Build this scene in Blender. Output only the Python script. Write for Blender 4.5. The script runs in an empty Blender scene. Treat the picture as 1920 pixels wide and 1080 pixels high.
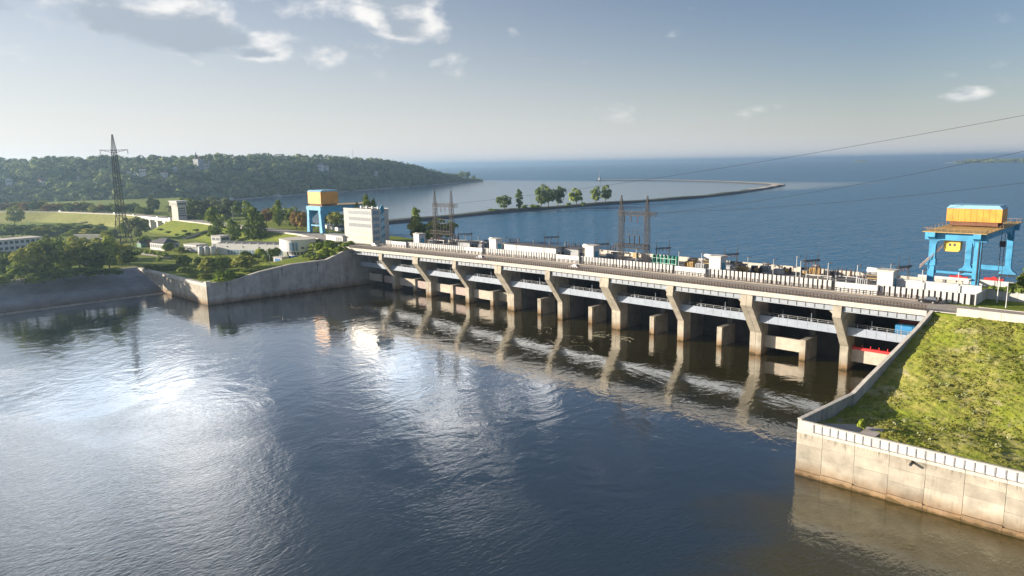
import bpy, math, random
import numpy as np
from mathutils import Vector, Matrix
random.seed(7)
rng = np.random.default_rng(7)
SC = bpy.context.scene
COL = SC.collection
R = math.radians

# ------------------------------------------------------------------ camera
FOC, CAMH, YH, ROLL = 1360.0, 64.5, 307.0, R(0.94)
CP = Vector((307.43, -225.85, CAMH))
AZ = R(134.327)
PIT = math.atan((YH - 540) / FOC)
_fw = Vector((math.cos(PIT) * math.cos(AZ), math.cos(PIT) * math.sin(AZ), math.sin(PIT)))
_rt = Vector((math.sin(AZ), -math.cos(AZ), 0))
_up = Vector((-math.sin(PIT) * math.cos(AZ), -math.sin(PIT) * math.sin(AZ), math.cos(PIT)))
_R = _rt * math.cos(ROLL) - _up * math.sin(ROLL)
_U = _rt * math.sin(ROLL) + _up * math.cos(ROLL)
cam = bpy.data.objects.new('camera', bpy.data.cameras.new('camera'))
COL.objects.link(cam)
M = Matrix.Identity(4)
for i in range(3):
    M[i][0], M[i][1], M[i][2], M[i][3] = _R[i], _U[i], -_fw[i], CP[i]
cam.matrix_world = M
cam.data.sensor_width = 36
cam.data.lens = FOC / 1920 * 36
cam.data.clip_start = 1
cam.data.clip_end = 300000
SC.camera = cam

# ------------------------------------------------------------------ sky and sun
SUN_EL, SUN_AZ = R(12.5), R(218.0)          # direction towards the sun, azimuth from +X
SD = Vector((math.cos(SUN_EL) * math.cos(SUN_AZ), math.cos(SUN_EL) * math.sin(SUN_AZ), math.sin(SUN_EL)))
sun = bpy.data.objects.new('sun', bpy.data.lights.new('sun', 'SUN'))
COL.objects.link(sun)
sun.data.energy = 5.0
sun.data.angle = R(0.53)
sun.data.color = (1.0, 0.88, 0.72)
sun.rotation_euler = (-SD).to_track_quat('-Z', 'Y').to_euler()
SC.view_settings.view_transform = 'Standard'
SC.view_settings.look = 'None'
SC.view_settings.exposure = 1.27
SC.view_settings.gamma = 1.0
W = bpy.data.worlds.new('World')
SC.world = W
W.use_nodes = True


def build_world():
    nt = W.node_tree
    N, L = nt.nodes, nt.links
    N.clear()
    out = N.new('ShaderNodeOutputWorld')
    bg = N.new('ShaderNodeBackground')
    bg.inputs[1].default_value = 0.062
    L.new(bg.outputs[0], out.inputs[0])
    sky = N.new('ShaderNodeTexSky')
    sky.sky_type = 'NISHITA'
    sky.sun_disc = False
    sky.sun_elevation = SUN_EL
    sky.sun_rotation = math.pi / 2 - SUN_AZ
    sky.altitude = 100
    sky.air_density = 1.0
    sky.dust_density = 0.6
    sky.ozone_density = 2.0

    def m(op, a, b=None, c=None):
        n = N.new('ShaderNodeMath')
        n.operation = op
        for k, x in enumerate((a, b, c)):
            if x is None:
                continue
            if isinstance(x, (int, float)):
                n.inputs[k].default_value = x
            else:
                L.new(x, n.inputs[k])
        return n.outputs[0]
    tc = N.new('ShaderNodeTexCoord')
    sep = N.new('ShaderNodeSeparateXYZ')
    L.new(tc.outputs['Generated'], sep.inputs[0])
    X, Y, Z = sep.outputs
    el = m('MULTIPLY', m('ARCSINE', Z), 180 / math.pi)
    # azimuth to the right of the view axis, in degrees
    ca, sa = math.cos(AZ), math.sin(AZ)
    fwd = m('ADD', m('MULTIPLY', X, ca), m('MULTIPLY', Y, sa))
    rgt = m('SUBTRACT', m('MULTIPLY', X, sa), m('MULTIPLY', Y, ca))
    az = m('MULTIPLY', m('ARCTAN2', rgt, fwd), 180 / math.pi)
    comb = N.new('ShaderNodeCombineXYZ')
    L.new(m('MULTIPLY', az, 0.10), comb.inputs[0])
    L.new(m('MULTIPLY', el, 0.19), comb.inputs[1])
    comb.inputs[2].default_value = 3.7

    def noise(vec, scale, detail, rough, dist=0.0):
        n = N.new('ShaderNodeTexNoise')
        n.inputs['Scale'].default_value = scale
        n.inputs['Detail'].default_value = detail
        n.inputs['Roughness'].default_value = rough
        n.inputs['Distortion'].default_value = dist
        L.new(vec, n.inputs['Vector'])
        return n.outputs['Fac']
    n1 = noise(comb.outputs[0], 1.9, 7, 0.56, 0.15)
    # soft lumps where cumulus stand: (azimuth, elevation, half widths, weight)
    total = None
    for (a, e, wa, we, k) in CLOUDS:
        da = m('DIVIDE', m('SUBTRACT', az, a), wa)
        de = m('DIVIDE', m('SUBTRACT', el, e), we)
        g = m('MULTIPLY', m('EXPONENT', m('MULTIPLY', m('ADD', m('MULTIPLY', da, da), m('MULTIPLY', de, de)), -1.0)), k)
        total = g if total is None else m('ADD', total, g)
    # scattered cumulus over the rest of the sky
    n0 = noise(comb.outputs[0], 0.55, 2, 0.5)
    rest = m('MULTIPLY', m('SUBTRACT', n0, 0.52), 0.9)
    dens = m('ADD', m('ADD', m('MULTIPLY_ADD', m('SUBTRACT', n1, 0.5), 0.95, 0.5), total), m('MINIMUM', rest, 0.10))
    fac = N.new('ShaderNodeMapRange')
    fac.interpolation_type = 'SMOOTHSTEP'
    fac.inputs['From Min'].default_value = 0.60
    fac.inputs['From Max'].default_value = 0.82
    L.new(dens, fac.inputs['Value'])
    hor = N.new('ShaderNodeMapRange')          # cloud thins towards the hazy horizon
    hor.inputs['From Min'].default_value = 0.5
    hor.inputs['From Max'].default_value = 3.2
    L.new(el, hor.inputs['Value'])
    # tops and sunward flanks are white, bellies grey: look at the same field a little higher and nearer the sun
    comb2 = N.new('ShaderNodeCombineXYZ')
    L.new(m('MULTIPLY', m('SUBTRACT', az, 1.0), 0.10), comb2.inputs[0])
    L.new(m('MULTIPLY', m('ADD', el, 0.9), 0.19), comb2.inputs[1])
    comb2.inputs[2].default_value = 3.7
    n2 = noise(comb2.outputs[0], 1.9, 5, 0.56, 0.15)
    dens2 = m('ADD', m('MULTIPLY_ADD', m('SUBTRACT', n2, 0.5), 0.95, 0.5), total)
    sh = N.new('ShaderNodeMapRange')
    sh.interpolation_type = 'SMOOTHSTEP'
    sh.inputs['From Min'].default_value = 0.66
    sh.inputs['From Max'].default_value = 0.88
    L.new(dens2, sh.inputs['Value'])
    ramp = N.new('ShaderNodeMix')
    ramp.data_type = 'RGBA'
    L.new(sh.outputs[0], ramp.inputs[0])
    ramp.inputs[6].default_value = (7.2, 7.0, 6.75, 1)
    ramp.inputs[7].default_value = (2.9, 3.35, 3.85, 1)
    mix = N.new('ShaderNodeMix')
    mix.data_type = 'RGBA'
    L.new(m('MULTIPLY', m('MULTIPLY', fac.outputs[0], 0.88), hor.outputs[0]), mix.inputs[0])
    # humid air: the blue pales to a milky veil towards the horizon, more so on the sun's side
    toward = m('ADD', m('MULTIPLY', X, math.cos(SUN_AZ)), m('MULTIPLY', Y, math.sin(SUN_AZ)))
    vh = m('MAXIMUM', m('MULTIPLY_ADD', toward, 9.0, VEIL_H), 3.0)
    veil = m('EXPONENT', m('DIVIDE', m('MULTIPLY', m('MAXIMUM', el, 0.0), -1.0), vh))
    vf = m('MULTIPLY', veil, 0.93)
    vm = N.new('ShaderNodeMix')
    vm.data_type = 'RGBA'
    L.new(vf, vm.inputs[0])
    tint = N.new('ShaderNodeMix')
    tint.data_type = 'RGBA'
    tint.blend_type = 'MULTIPLY'
    tint.inputs[0].default_value = 1.0
    L.new(sky.outputs[0], tint.inputs[6])
    tint.inputs[7].default_value = (0.74, 0.72, 0.80, 1)
    L.new(tint.outputs[2], vm.inputs[6])
    vc = N.new('ShaderNodeMix')
    vc.data_type = 'RGBA'
    L.new(m('MULTIPLY_ADD', toward, 0.5, 0.5), vc.inputs[0])
    vc.inputs[6].default_value = (*VEIL_FAR, 1)
    vc.inputs[7].default_value = (*VEIL_SUN, 1)
    L.new(vc.outputs[2], vm.inputs[7])
    L.new(vm.outputs[2], mix.inputs[6])
    up = N.new('ShaderNodeMapRange')  # extra brightness added to clouds above the view, to lift the river's reflection
    up.inputs['From Min'].default_value = 12
    up.inputs['From Max'].default_value = 15.5
    up.inputs['To Min'].default_value = 1.0
    up.inputs['To Max'].default_value = 4.0
    L.new(el, up.inputs['Value'])
    sc_ = N.new('ShaderNodeVectorMath')
    sc_.operation = 'SCALE'
    L.new(ramp.outputs[2], sc_.inputs[0])
    L.new(up.outputs[0], sc_.inputs['Scale'])
    L.new(sc_.outputs[0], mix.inputs[7])
    L.new(mix.outputs[2], bg.inputs[0])


VEIL_H, VEIL_FAR, VEIL_SUN = 6.0, (4.7, 4.95, 5.3), (6.7, 6.5, 6.3)
HAZE_D = 0.00012
CLOUDS = [(-25.5, 9.4, 6.2, 1.9, 0.35), (-20, 8.8, 4.0, 1.0, 0.18), (-29, 12.2, 5, 1.6, 0.16), (-34.5, 10.6, 3, 2.4, 0.2), (-18, 12, 4.0, 1.5, 0.15), (-8.8, 12.2, 3.8, 1.9, 0.36), (-8, 9.9, 1.8, 1.0, 0.22),
          (-18.3, 7.9, 1.8, .5, 0.2), (2.5, 13.2, 3.2, .6, 0.32), (1.6, 7.3, 1.3, .6, 0.22), (26.4, 3.9, 1.8, .8, 0.27), (31.5, 3.9, 2.4, .8, 0.27), (18, 3.7, 2, .6, .14), (6, 7.5, .8, .35, .19), (0, 4.4, 1, .6, .16), (-13, 8, 6, .5, .06),
          (-7, 17.0, 8.5, 3.2, 0.36), (-31, 16.5, 9.5, 5.5, 0.42), (-24, 27, 8, 3, 0.24), (-38, 28, 8, 4, .28), (-60, 15, 9, 5, .25), (70, 12, 10, 4, .22), (150, 20, 14, 6, .22), (-130, 22, 14, 6, .22)]
build_world()


# ------------------------------------------------------------------ pixel helpers (plan positions of real things)
def ray(px, py):
    return (_fw * FOC + _R * (px - 960) + _U * (540 - py))


def at(px, py, z):
    d = ray(px, py)
    return CP + d * ((z - CAMH) / d.z)


def atY(px, py, y):
    d = ray(px, py)
    return CP + d * ((y - CP.y) / d.y)


def atX(px, py, x):
    d = ray(px, py)
    return CP + d * ((x - CP.x) / d.x)


def proj(p):
    d = Vector(p) - CP
    w = d.dot(_fw)
    return 960 + FOC * d.dot(_R) / w, 540 - FOC * d.dot(_U) / w


def ztop(x, y, py):
    lo, hi = -5.0, 160.0
    for _ in range(40):
        mid = (lo + hi) / 2
        if proj((x, y, mid))[1] > py:
            lo = mid
        else:
            hi = mid
    return lo


# ------------------------------------------------------------------ materials
MATS = {}


def mat(name, col, rough=0.8, var=0.18, scale=0.6, bump=0.0, metal=0.0, streak=0.0, tide=False, streakcol=(0.06, 0.05, 0.04), bscale=4.0, spec=0.4, objvar=0.0, topstain=None):
    if name in MATS:
        return MATS[name]
    mt = bpy.data.materials.new(name)
    mt.use_nodes = True
    N, L = mt.node_tree.nodes, mt.node_tree.links
    b = N['Principled BSDF']
    b.inputs['Roughness'].default_value = rough
    b.inputs['Metallic'].default_value = metal
    b.inputs['Specular IOR Level'].default_value = spec
    geo = N.new('ShaderNodeNewGeometry')

    def noise(vec, sc, det=5, ro=0.6):
        n = N.new('ShaderNodeTexNoise')
        n.inputs['Scale'].default_value = sc
        n.inputs['Detail'].default_value = det
        n.inputs['Roughness'].default_value = ro
        L.new(vec, n.inputs['Vector'])
        return n.outputs['Fac']

    def rgbmix(f, a, c, mode='MIX'):
        n = N.new('ShaderNodeMix')
        n.data_type = 'RGBA'
        n.blend_type = mode
        for k, x in ((0, f), (6, a), (7, c)):
            if isinstance(x, (int, float)):
                n.inputs[k].default_value = x
            elif isinstance(x, tuple):
                n.inputs[k].default_value = x if len(x) == 4 else (*x, 1)
            else:
                L.new(x, n.inputs[k])
        return n.outputs[2]

    def mrange(v, a, c, d=0.0, e=1.0):
        n = N.new('ShaderNodeMapRange')
        for k, x in (('From Min', a), ('From Max', c), ('To Min', d), ('To Max', e)):
            n.inputs[k].default_value = x
        L.new(v, n.inputs['Value'])
        return n.outputs[0]
    pos = geo.outputs['Position']
    f = mrange(noise(pos, scale), 0.3, 0.7)
    lo = tuple(max(0, c * (1 - var)) for c in col)
    hi = tuple(min(1, c * (1 + var)) for c in col)
    c = rgbmix(f, lo, hi)
    if streak > 0:
        mp = N.new('ShaderNodeMapping')
        mp.inputs['Scale'].default_value = (1.0, 1.0, 0.07)
        L.new(pos, mp.inputs['Vector'])
        s1 = mrange(noise(mp.outputs[0], 0.9, 6, 0.7), 0.52, 0.74)
        s2 = mrange(noise(pos, 0.16, 3), 0.42, 0.62)
        mm = N.new('ShaderNodeMath')
        mm.operation = 'MULTIPLY'
        L.new(s1, mm.inputs[0])
        L.new(s2, mm.inputs[1])
        m2 = N.new('ShaderNodeMath')
        m2.operation = 'MULTIPLY'
        L.new(mm.outputs[0], m2.inputs[0])
        m2.inputs[1].default_value = streak
        c = rgbmix(m2.outputs[0], c, streakcol)
    if objvar > 0:
        oi = N.new('ShaderNodeObjectInfo')
        v = mrange(oi.outputs['Random'], 0.0, 1.0, 1 - objvar, 1 + objvar * .5)
        vc = N.new('ShaderNodeCombineColor')
        for k in range(3):
            L.new(v, vc.inputs[k])
        c = rgbmix(1.0, c, vc.outputs[0], 'MULTIPLY')
    if topstain is not None:
        st = N.new('ShaderNodeSeparateXYZ')
        L.new(pos, st.inputs[0])
        mp2 = N.new('ShaderNodeMapping')
        mp2.inputs['Scale'].default_value = (1.0, 1.0, 0.10)
        L.new(pos, mp2.inputs['Vector'])
        lv = N.new('ShaderNodeMath')
        lv.operation = 'MULTIPLY_ADD'
        L.new(noise(mp2.outputs[0], 1.4, 7, 0.75), lv.inputs[0])
        lv.inputs[1].default_value = 17.0
        L.new(st.outputs[2], lv.inputs[2])
        ts = mrange(lv.outputs[0], topstain + 8.0, topstain + 10.2, 0.0, 0.75)
        c = rgbmix(ts, c, (0.10, 0.085, 0.06))
    if tide:
        sp = N.new('ShaderNodeSeparateXYZ')
        L.new(pos, sp.inputs[0])
        ad = N.new('ShaderNodeMath')
        ad.operation = 'MULTIPLY_ADD'
        L.new(noise(pos, 0.5, 4), ad.inputs[0])
        ad.inputs[1].default_value = 2.2
        L.new(sp.outputs[2], ad.inputs[2])
        t1 = mrange(ad.outputs[0], 4.6, 1.9)
        c = rgbmix(t1, c, (0.56, 0.40, 0.26), 'MULTIPLY')
        t2 = mrange(ad.outputs[0], 1.75, 1.35)
        c = rgbmix(t2, c, (0.35, 0.36, 0.26), 'MULTIPLY')
    L.new(c, b.inputs['Base Color'])
    if bump > 0:
        bn = N.new('ShaderNodeBump')
        bn.inputs['Strength'].default_value = bump
        bn.inputs['Distance'].default_value = 0.2
        L.new(noise(pos, bscale, 6), bn.inputs['Height'])
        L.new(bn.outputs[0], b.inputs['Normal'])
    MATS[name] = mt
    return mt


def leafmat(name, c1, c2, trans=0.22, scale=0.25):
    mt = bpy.data.materials.new(name)
    mt.use_nodes = True
    N, L = mt.node_tree.nodes, mt.node_tree.links
    N.clear()
    out = N.new('ShaderNodeOutputMaterial')
    d = N.new('ShaderNodeBsdfDiffuse')
    t = N.new('ShaderNodeBsdfTranslucent')
    ms = N.new('ShaderNodeMixShader')
    ms.inputs[0].default_value = trans
    geo = N.new('ShaderNodeNewGeometry')
    oi = N.new('ShaderNodeObjectInfo')
    n = N.new('ShaderNodeTexNoise')
    n.inputs['Scale'].default_value = scale
    n.inputs['Detail'].default_value = 5
    L.new(geo.outputs['Position'], n.inputs['Vector'])
    a = N.new('ShaderNodeMath')
    a.operation = 'MULTIPLY_ADD'
    L.new(n.outputs['Fac'], a.inputs[0])
    a.inputs[1].default_value = 1.9
    a.inputs[2].default_value = -0.72
    a2 = N.new('ShaderNodeMath')
    a2.operation = 'MULTIPLY_ADD'
    L.new(oi.outputs['Random'], a2.inputs[0])
    a2.inputs[1].default_value = 0.5
    L.new(a.outputs[0], a2.inputs[2])
    mx = N.new('ShaderNodeMix')
    mx.data_type = 'RGBA'
    mx.inputs[6].default_value = (*c1, 1)
    mx.inputs[7].default_value = (*c2, 1)
    L.new(a2.outputs[0], mx.inputs[0])
    L.new(mx.outputs[2], d.inputs[0])
    L.new(mx.outputs[2], t.inputs[0])
    L.new(d.outputs[0], ms.inputs[1])
    L.new(t.outputs[0], ms.inputs[2])
    L.new(ms.outputs[0], out.inputs[0])
    MATS[name] = mt
    return mt


CONC = mat('concrete_warm', (0.385, 0.345, 0.275), 0.9, 0.26, 0.35, 0.3, streak=0.95, tide=True, objvar=.14)
CONC_W = mat('river_wall_concrete', (0.40, 0.36, 0.29), 0.9, 0.24, 0.35, 0.3, streak=0.6, tide=True, objvar=.2, topstain=9.2)
CONC_G = mat('concrete_grey', (0.34, 0.335, 0.33), 0.9, 0.24, 0.25, 0.25, streak=0.9, tide=True, objvar=.16)
CONC_L = mat('concrete_light', (0.52, 0.48, 0.42), 0.9, 0.15, 0.5, 0.1, streak=0.3)
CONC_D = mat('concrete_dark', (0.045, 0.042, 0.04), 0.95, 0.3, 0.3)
FASC = mat('fascia_concrete', (0.50, 0.455, 0.39), 0.85, 0.12, 0.8, streak=0.25)
WHITE = mat('white_paint', (0.55, 0.55, 0.54), 0.7, 0.06, 0.8, streak=0.12)
WPANEL = mat('panel_white', (0.52, 0.51, 0.495), 0.75, 0.09, 0.7, streak=0.25, objvar=.12)
STEELB = mat('pale_blue_steel', (0.28, 0.31, 0.35), 0.6, 0.14, 0.5, streak=0.4, streakcol=(0.16, 0.12, 0.1))
WALK = mat('walkway_steel', (0.27, 0.31, 0.37), 0.6, 0.12, 0.5, streak=0.35, streakcol=(0.2, 0.16, 0.13))
BLUE = mat('crane_blue', (0.06, 0.29, 0.50), 0.5, 0.3, 0.35, streak=0.5, streakcol=(.12, .14, .15))
ORANGE = mat('crane_orange', (0.62, 0.28, 0.045), 0.55, 0.22, 0.3, streak=0.6, streakcol=(0.35, 0.14, 0.03))
YELLOW = mat('yellow_paint', (0.68, 0.45, 0.08), 0.5, 0.1, 0.6)
ROOFB = mat('roof_blue', (0.22, 0.42, 0.55), 0.5, 0.08, 0.8)
RED = mat('red_paint', (0.55, 0.03, 0.03), 0.5, 0.1)
RAIL = mat('rail_brown', (0.06, 0.04, 0.027), 0.7, 0.2, 1.0)
RUST = mat('rusty_lattice', (0.06, 0.05, 0.043), 0.75, 0.35, 0.6)
GALV = mat('galvanised', (0.42, 0.42, 0.42), 0.5, 0.15, 0.8, metal=0.3)
DARK = mat('dark_metal', (0.035, 0.035, 0.04), 0.6, 0.2)
ASPH = mat('asphalt', (0.33, 0.285, 0.24), 0.9, 0.2, 0.25, 0.1)
ASPHL = mat('asphalt_pale', (0.30, 0.27, 0.235), 0.9, 0.15, 0.1, 0.1)
MARK = mat('road_marking', (0.65, 0.63, 0.6), 0.8, 0.2, 1.0)
GLASS = mat('window_glass', (0.045, 0.06, 0.08), 0.42, 0.3, 0.5, spec=0.9)
GLASSB = mat('window_blue', (0.10, 0.20, 0.30), 0.42, 0.3, 0.5, spec=0.9)
TEAL = mat('teal_enamel', (0.015, 0.17, 0.13), 0.45, 0.2, 0.8)
GREY = mat('equipment_grey', (0.30, 0.31, 0.32), 0.6, 0.2, 0.9)
OCHRE = mat('ochre_steel', (0.40, 0.27, 0.10), 0.6, 0.25, 0.9)
BLUED = mat('door_blue', (0.02, 0.13, 0.42), 0.5, 0.1)
ROOFD = mat('dark_roof', (0.085, 0.085, 0.09), 0.85, 0.25, 0.4)
TILE = mat('roof_red', (0.25, 0.12, 0.08), 0.85, 0.25, 0.4)
BARK = mat('bark', (0.09, 0.065, 0.045), 0.9, 0.3, 1.5)
SAND = mat('sandy_stone', (0.46, 0.41, 0.33), 0.95, 0.25, 0.08, 0.2)
ROCK = mat('rip_rap', (0.07, 0.07, 0.068), 0.95, 0.4, 0.3, 0.6, bscale=0.7)
INSUL = mat('insulator', (0.16, 0.07, 0.04), 0.3, 0.2)
PATH = mat('path_pale', (0.46, 0.41, 0.33), 0.95, 0.2, 0.2)
GRASS = None


def grassmat(name, c1, c2, c3, s1=0.05, s2=0.6, bump=0.8, patches=()):
    mt = bpy.data.materials.new(name)
    mt.use_nodes = True
    N, L = mt.node_tree.nodes, mt.node_tree.links
    b = N['Principled BSDF']
    b.inputs['Roughness'].default_value = 0.95
    b.inputs['Specular IOR Level'].default_value = 0.1
    geo = N.new('ShaderNodeNewGeometry')
    ns = []
    for s, d in ((s1, 4), (s2, 6)):
        n = N.new('ShaderNodeTexNoise')
        n.inputs['Scale'].default_value = s
        n.inputs['Detail'].default_value = d
        n.inputs['Roughness'].default_value = 0.65
        L.new(geo.outputs['Position'], n.inputs['Vector'])
        ns.append(n.outputs['Fac'])
    r1 = N.new('ShaderNodeMapRange')
    r1.inputs['From Min'].default_value = 0.38
    r1.inputs['From Max'].default_value = 0.62
    L.new(ns[0], r1.inputs['Value'])
    r2 = N.new('ShaderNodeMapRange')
    r2.inputs['From Min'].default_value = 0.35
    r2.inputs['From Max'].default_value = 0.7
    L.new(ns[1], r2.inputs['Value'])
    m1 = N.new('ShaderNodeMix')
    m1.data_type = 'RGBA'
    m1.inputs[6].default_value = (*c1, 1)
    m1.inputs[7].default_value = (*c2, 1)
    L.new(r1.outputs[0], m1.inputs[0])
    m2 = N.new('ShaderNodeMix')
    m2.data_type = 'RGBA'
    m2.inputs[7].default_value = (*c3, 1)
    L.new(m1.outputs[2], m2.inputs[6])
    L.new(r2.outputs[0], m2.inputs[0])
    col = m2.outputs[2]
    for (sc3, lo3, hi3, c4) in patches:
        n3 = N.new('ShaderNodeTexNoise')
        n3.inputs['Scale'].default_value = sc3
        n3.inputs['Detail'].default_value = 7
        n3.inputs['Roughness'].default_value = 0.7
        n3.inputs['Distortion'].default_value = 0.8
        L.new(geo.outputs['Position'], n3.inputs['Vector'])
        r3 = N.new('ShaderNodeMapRange')
        r3.inputs['From Min'].default_value = lo3
        r3.inputs['From Max'].default_value = hi3
        L.new(n3.outputs['Fac'], r3.inputs['Value'])
        m3 = N.new('ShaderNodeMix')
        m3.data_type = 'RGBA'
        L.new(r3.outputs[0], m3.inputs[0])
        L.new(col, m3.inputs[6])
        m3.inputs[7].default_value = (*c4, 1)
        col = m3.outputs[2]
    L.new(col, b.inputs['Base Color'])
    bn = N.new('ShaderNodeBump')
    bn.inputs['Strength'].default_value = bump
    bn.inputs['Distance'].default_value = 0.5
    L.new(ns[1], bn.inputs['Height'])
    L.new(bn.outputs[0], b.inputs['Normal'])
    MATS[name] = mt
    return mt


GRASS = grassmat('grass', (0.16, 0.21, 0.022), (0.25, 0.27, 0.035), (0.12, 0.16, 0.025), 0.03, 0.5)
FIELD = grassmat('field_grass', (0.26, 0.27, 0.075), (0.34, 0.32, 0.11), (0.2, 0.22, 0.06), 0.02, 0.3)
SLOPEG = grassmat('slope_grass', (0.27, 0.30, 0.035), (0.38, 0.33, 0.10), (0.17, 0.21, 0.03), 0.11, 0.55, 1.0, ((0.16, 0.54, 0.66, (0.40, 0.36, 0.17)), (0.33, 0.60, 0.68, (0.10, 0.14, 0.025)), (0.07, 0.63, 0.68, (0.33, 0.27, 0.19))))
HILLG = grassmat('hill_grass', (0.09, 0.12, 0.05), (0.16, 0.17, 0.07), (0.07, 0.1, 0.04), 0.01, 0.1)
LEAF_D = leafmat('leaf_dark', (0.09, 0.135, 0.035), (0.23, 0.28, 0.06))
LEAF_M = leafmat('leaf_mid', (0.13, 0.185, 0.04), (0.33, 0.38, 0.08))
LEAF_Y = leafmat('leaf_yellowish', (0.2, 0.23, 0.045), (0.43, 0.42, 0.11))
LEAF_G = leafmat('leaf_greygreen', (0.12, 0.15, 0.07), (0.27, 0.29, 0.15))
LEAF_R = leafmat('leaf_autumn', (0.22, 0.13, 0.05), (0.33, 0.24, 0.085))
LEAF_B = leafmat('leaf_bright', (0.14, 0.21, 0.025), (0.30, 0.36, 0.05))
FOREST = leafmat('forest_leaf', (0.09, 0.135, 0.05), (0.33, 0.36, 0.14), 0.12, 0.03)
STRAW = leafmat('tuft_leaf', (0.22, 0.27, 0.035), (0.44, 0.38, 0.12), 0.4, 0.15)


def watermat(name, col, gain, power, rough, waves, body2=None, lee=None):
    """turbid body colour under a reflecting surface; waves: (scale xyz, noise scale, strength, distortion, mask)"""
    mt = bpy.data.materials.new(name)
    mt.use_nodes = True
    N, L = mt.node_tree.nodes, mt.node_tree.links
    N.clear()
    out = N.new('ShaderNodeOutputMaterial')
    body = N.new('ShaderNodeBsdfDiffuse')
    body.inputs['Color'].default_value = (*col, 1)
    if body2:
        L.new(body_tint(N, L, col, body2), body.inputs['Color'])
    gl = N.new('ShaderNodeBsdfGlossy')
    gl.inputs['Roughness'].default_value = rough
    fr = N.new('ShaderNodeFresnel')
    fr.inputs['IOR'].default_value = 1.33
    mu = N.new('ShaderNodeMath')
    mu.operation = 'MULTIPLY'
    mu.use_clamp = True
    pw = N.new('ShaderNodeMath')
    pw.operation = 'POWER'
    L.new(fr.outputs[0], pw.inputs[0])
    pw.inputs[1].default_value = power
    L.new(pw.outputs[0], mu.inputs[0])
    mu.inputs[1].default_value = gain
    if lee:
        L.new(lee(N, L, N.new('ShaderNodeNewGeometry').outputs['Position'], gain, 1.15), mu.inputs[1])
    ms = N.new('ShaderNodeMixShader')
    cap = N.new('ShaderNodeMath')
    cap.operation = 'MINIMUM'
    L.new(mu.outputs[0], cap.inputs[0])
    cap.inputs[1].default_value = .72
    L.new(cap.outputs[0], ms.inputs[0])
    L.new(body.outputs[0], ms.inputs[1])
    L.new(gl.outputs[0], ms.inputs[2])
    L.new(ms.outputs[0], out.inputs[0])
    geo = N.new('ShaderNodeNewGeometry')
    pos = geo.outputs['Position']
    last = None
    for (sc, ns, strength, dist, mask) in waves:
        mp = N.new('ShaderNodeMapping')
        mp.inputs['Scale'].default_value = sc
        mp.inputs['Rotation'].default_value = (0, 0, R(40))
        L.new(pos, mp.inputs['Vector'])
        n = N.new('ShaderNodeTexNoise')
        n.inputs['Scale'].default_value = ns
        n.inputs['Detail'].default_value = 4
        n.inputs['Roughness'].default_value = 0.55
        n.inputs['Distortion'].default_value = dist
        L.new(mp.outputs[0], n.inputs['Vector'])
        bn = N.new('ShaderNodeBump')
        bn.inputs['Distance'].default_value = 1.0 if strength < .5 else 3.0
        if mask is None:
            bn.inputs['Strength'].default_value = strength
        else:
            L.new(mask(N, L, pos, strength), bn.inputs['Strength'])
        L.new(n.outputs['Fac'], bn.inputs['Height'])
        if last is not None:
            L.new(last, bn.inputs['Normal'])
        last = bn.outputs[0]
    for sh in (gl, fr):
        L.new(last, sh.inputs['Normal'])
    MATS[name] = mt
    return mt


def leemask(N, L, pos, open_v, lee_v):
    """value for open, wind-blown reservoir versus the calm basin sheltered by the breakwater"""
    sp = N.new('ShaderNodeSeparateXYZ')
    L.new(pos, sp.inputs[0])
    n = N.new('ShaderNodeTexNoise')
    n.inputs['Scale'].default_value = 0.006
    n.inputs['Detail'].default_value = 5
    n.inputs['Distortion'].default_value = 1.0
    L.new(pos, n.inputs['Vector'])
    a = N.new('ShaderNodeMath')
    a.operation = 'MULTIPLY_ADD'
    L.new(n.outputs['Fac'], a.inputs[0])
    a.inputs[1].default_value = 120
    L.new(sp.outputs[0], a.inputs[2])
    r = N.new('ShaderNodeMapRange')
    r.interpolation_type = 'SMOOTHSTEP'
    r.inputs['From Min'].default_value = -130
    r.inputs['From Max'].default_value = -240
    L.new(a.outputs[0], r.inputs['Value'])
    r2 = N.new('ShaderNodeMapRange')
    r2.interpolation_type = 'SMOOTHSTEP'
    r2.inputs['From Min'].default_value = 1600
    r2.inputs['From Max'].default_value = 1300
    L.new(sp.outputs[1], r2.inputs['Value'])
    mu = N.new('ShaderNodeMath')
    mu.operation = 'MULTIPLY'
    L.new(r.outputs[0], mu.inputs[0])
    L.new(r2.outputs[0], mu.inputs[1])
    o = N.new('ShaderNodeMapRange')
    o.inputs['To Min'].default_value = open_v
    o.inputs['To Max'].default_value = lee_v
    L.new(mu.outputs[0], o.inputs['Value'])
    return o.outputs[0]


def leewave(N, L, pos, strength):
    return leemask(N, L, pos, strength, strength * 0.06)


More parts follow.
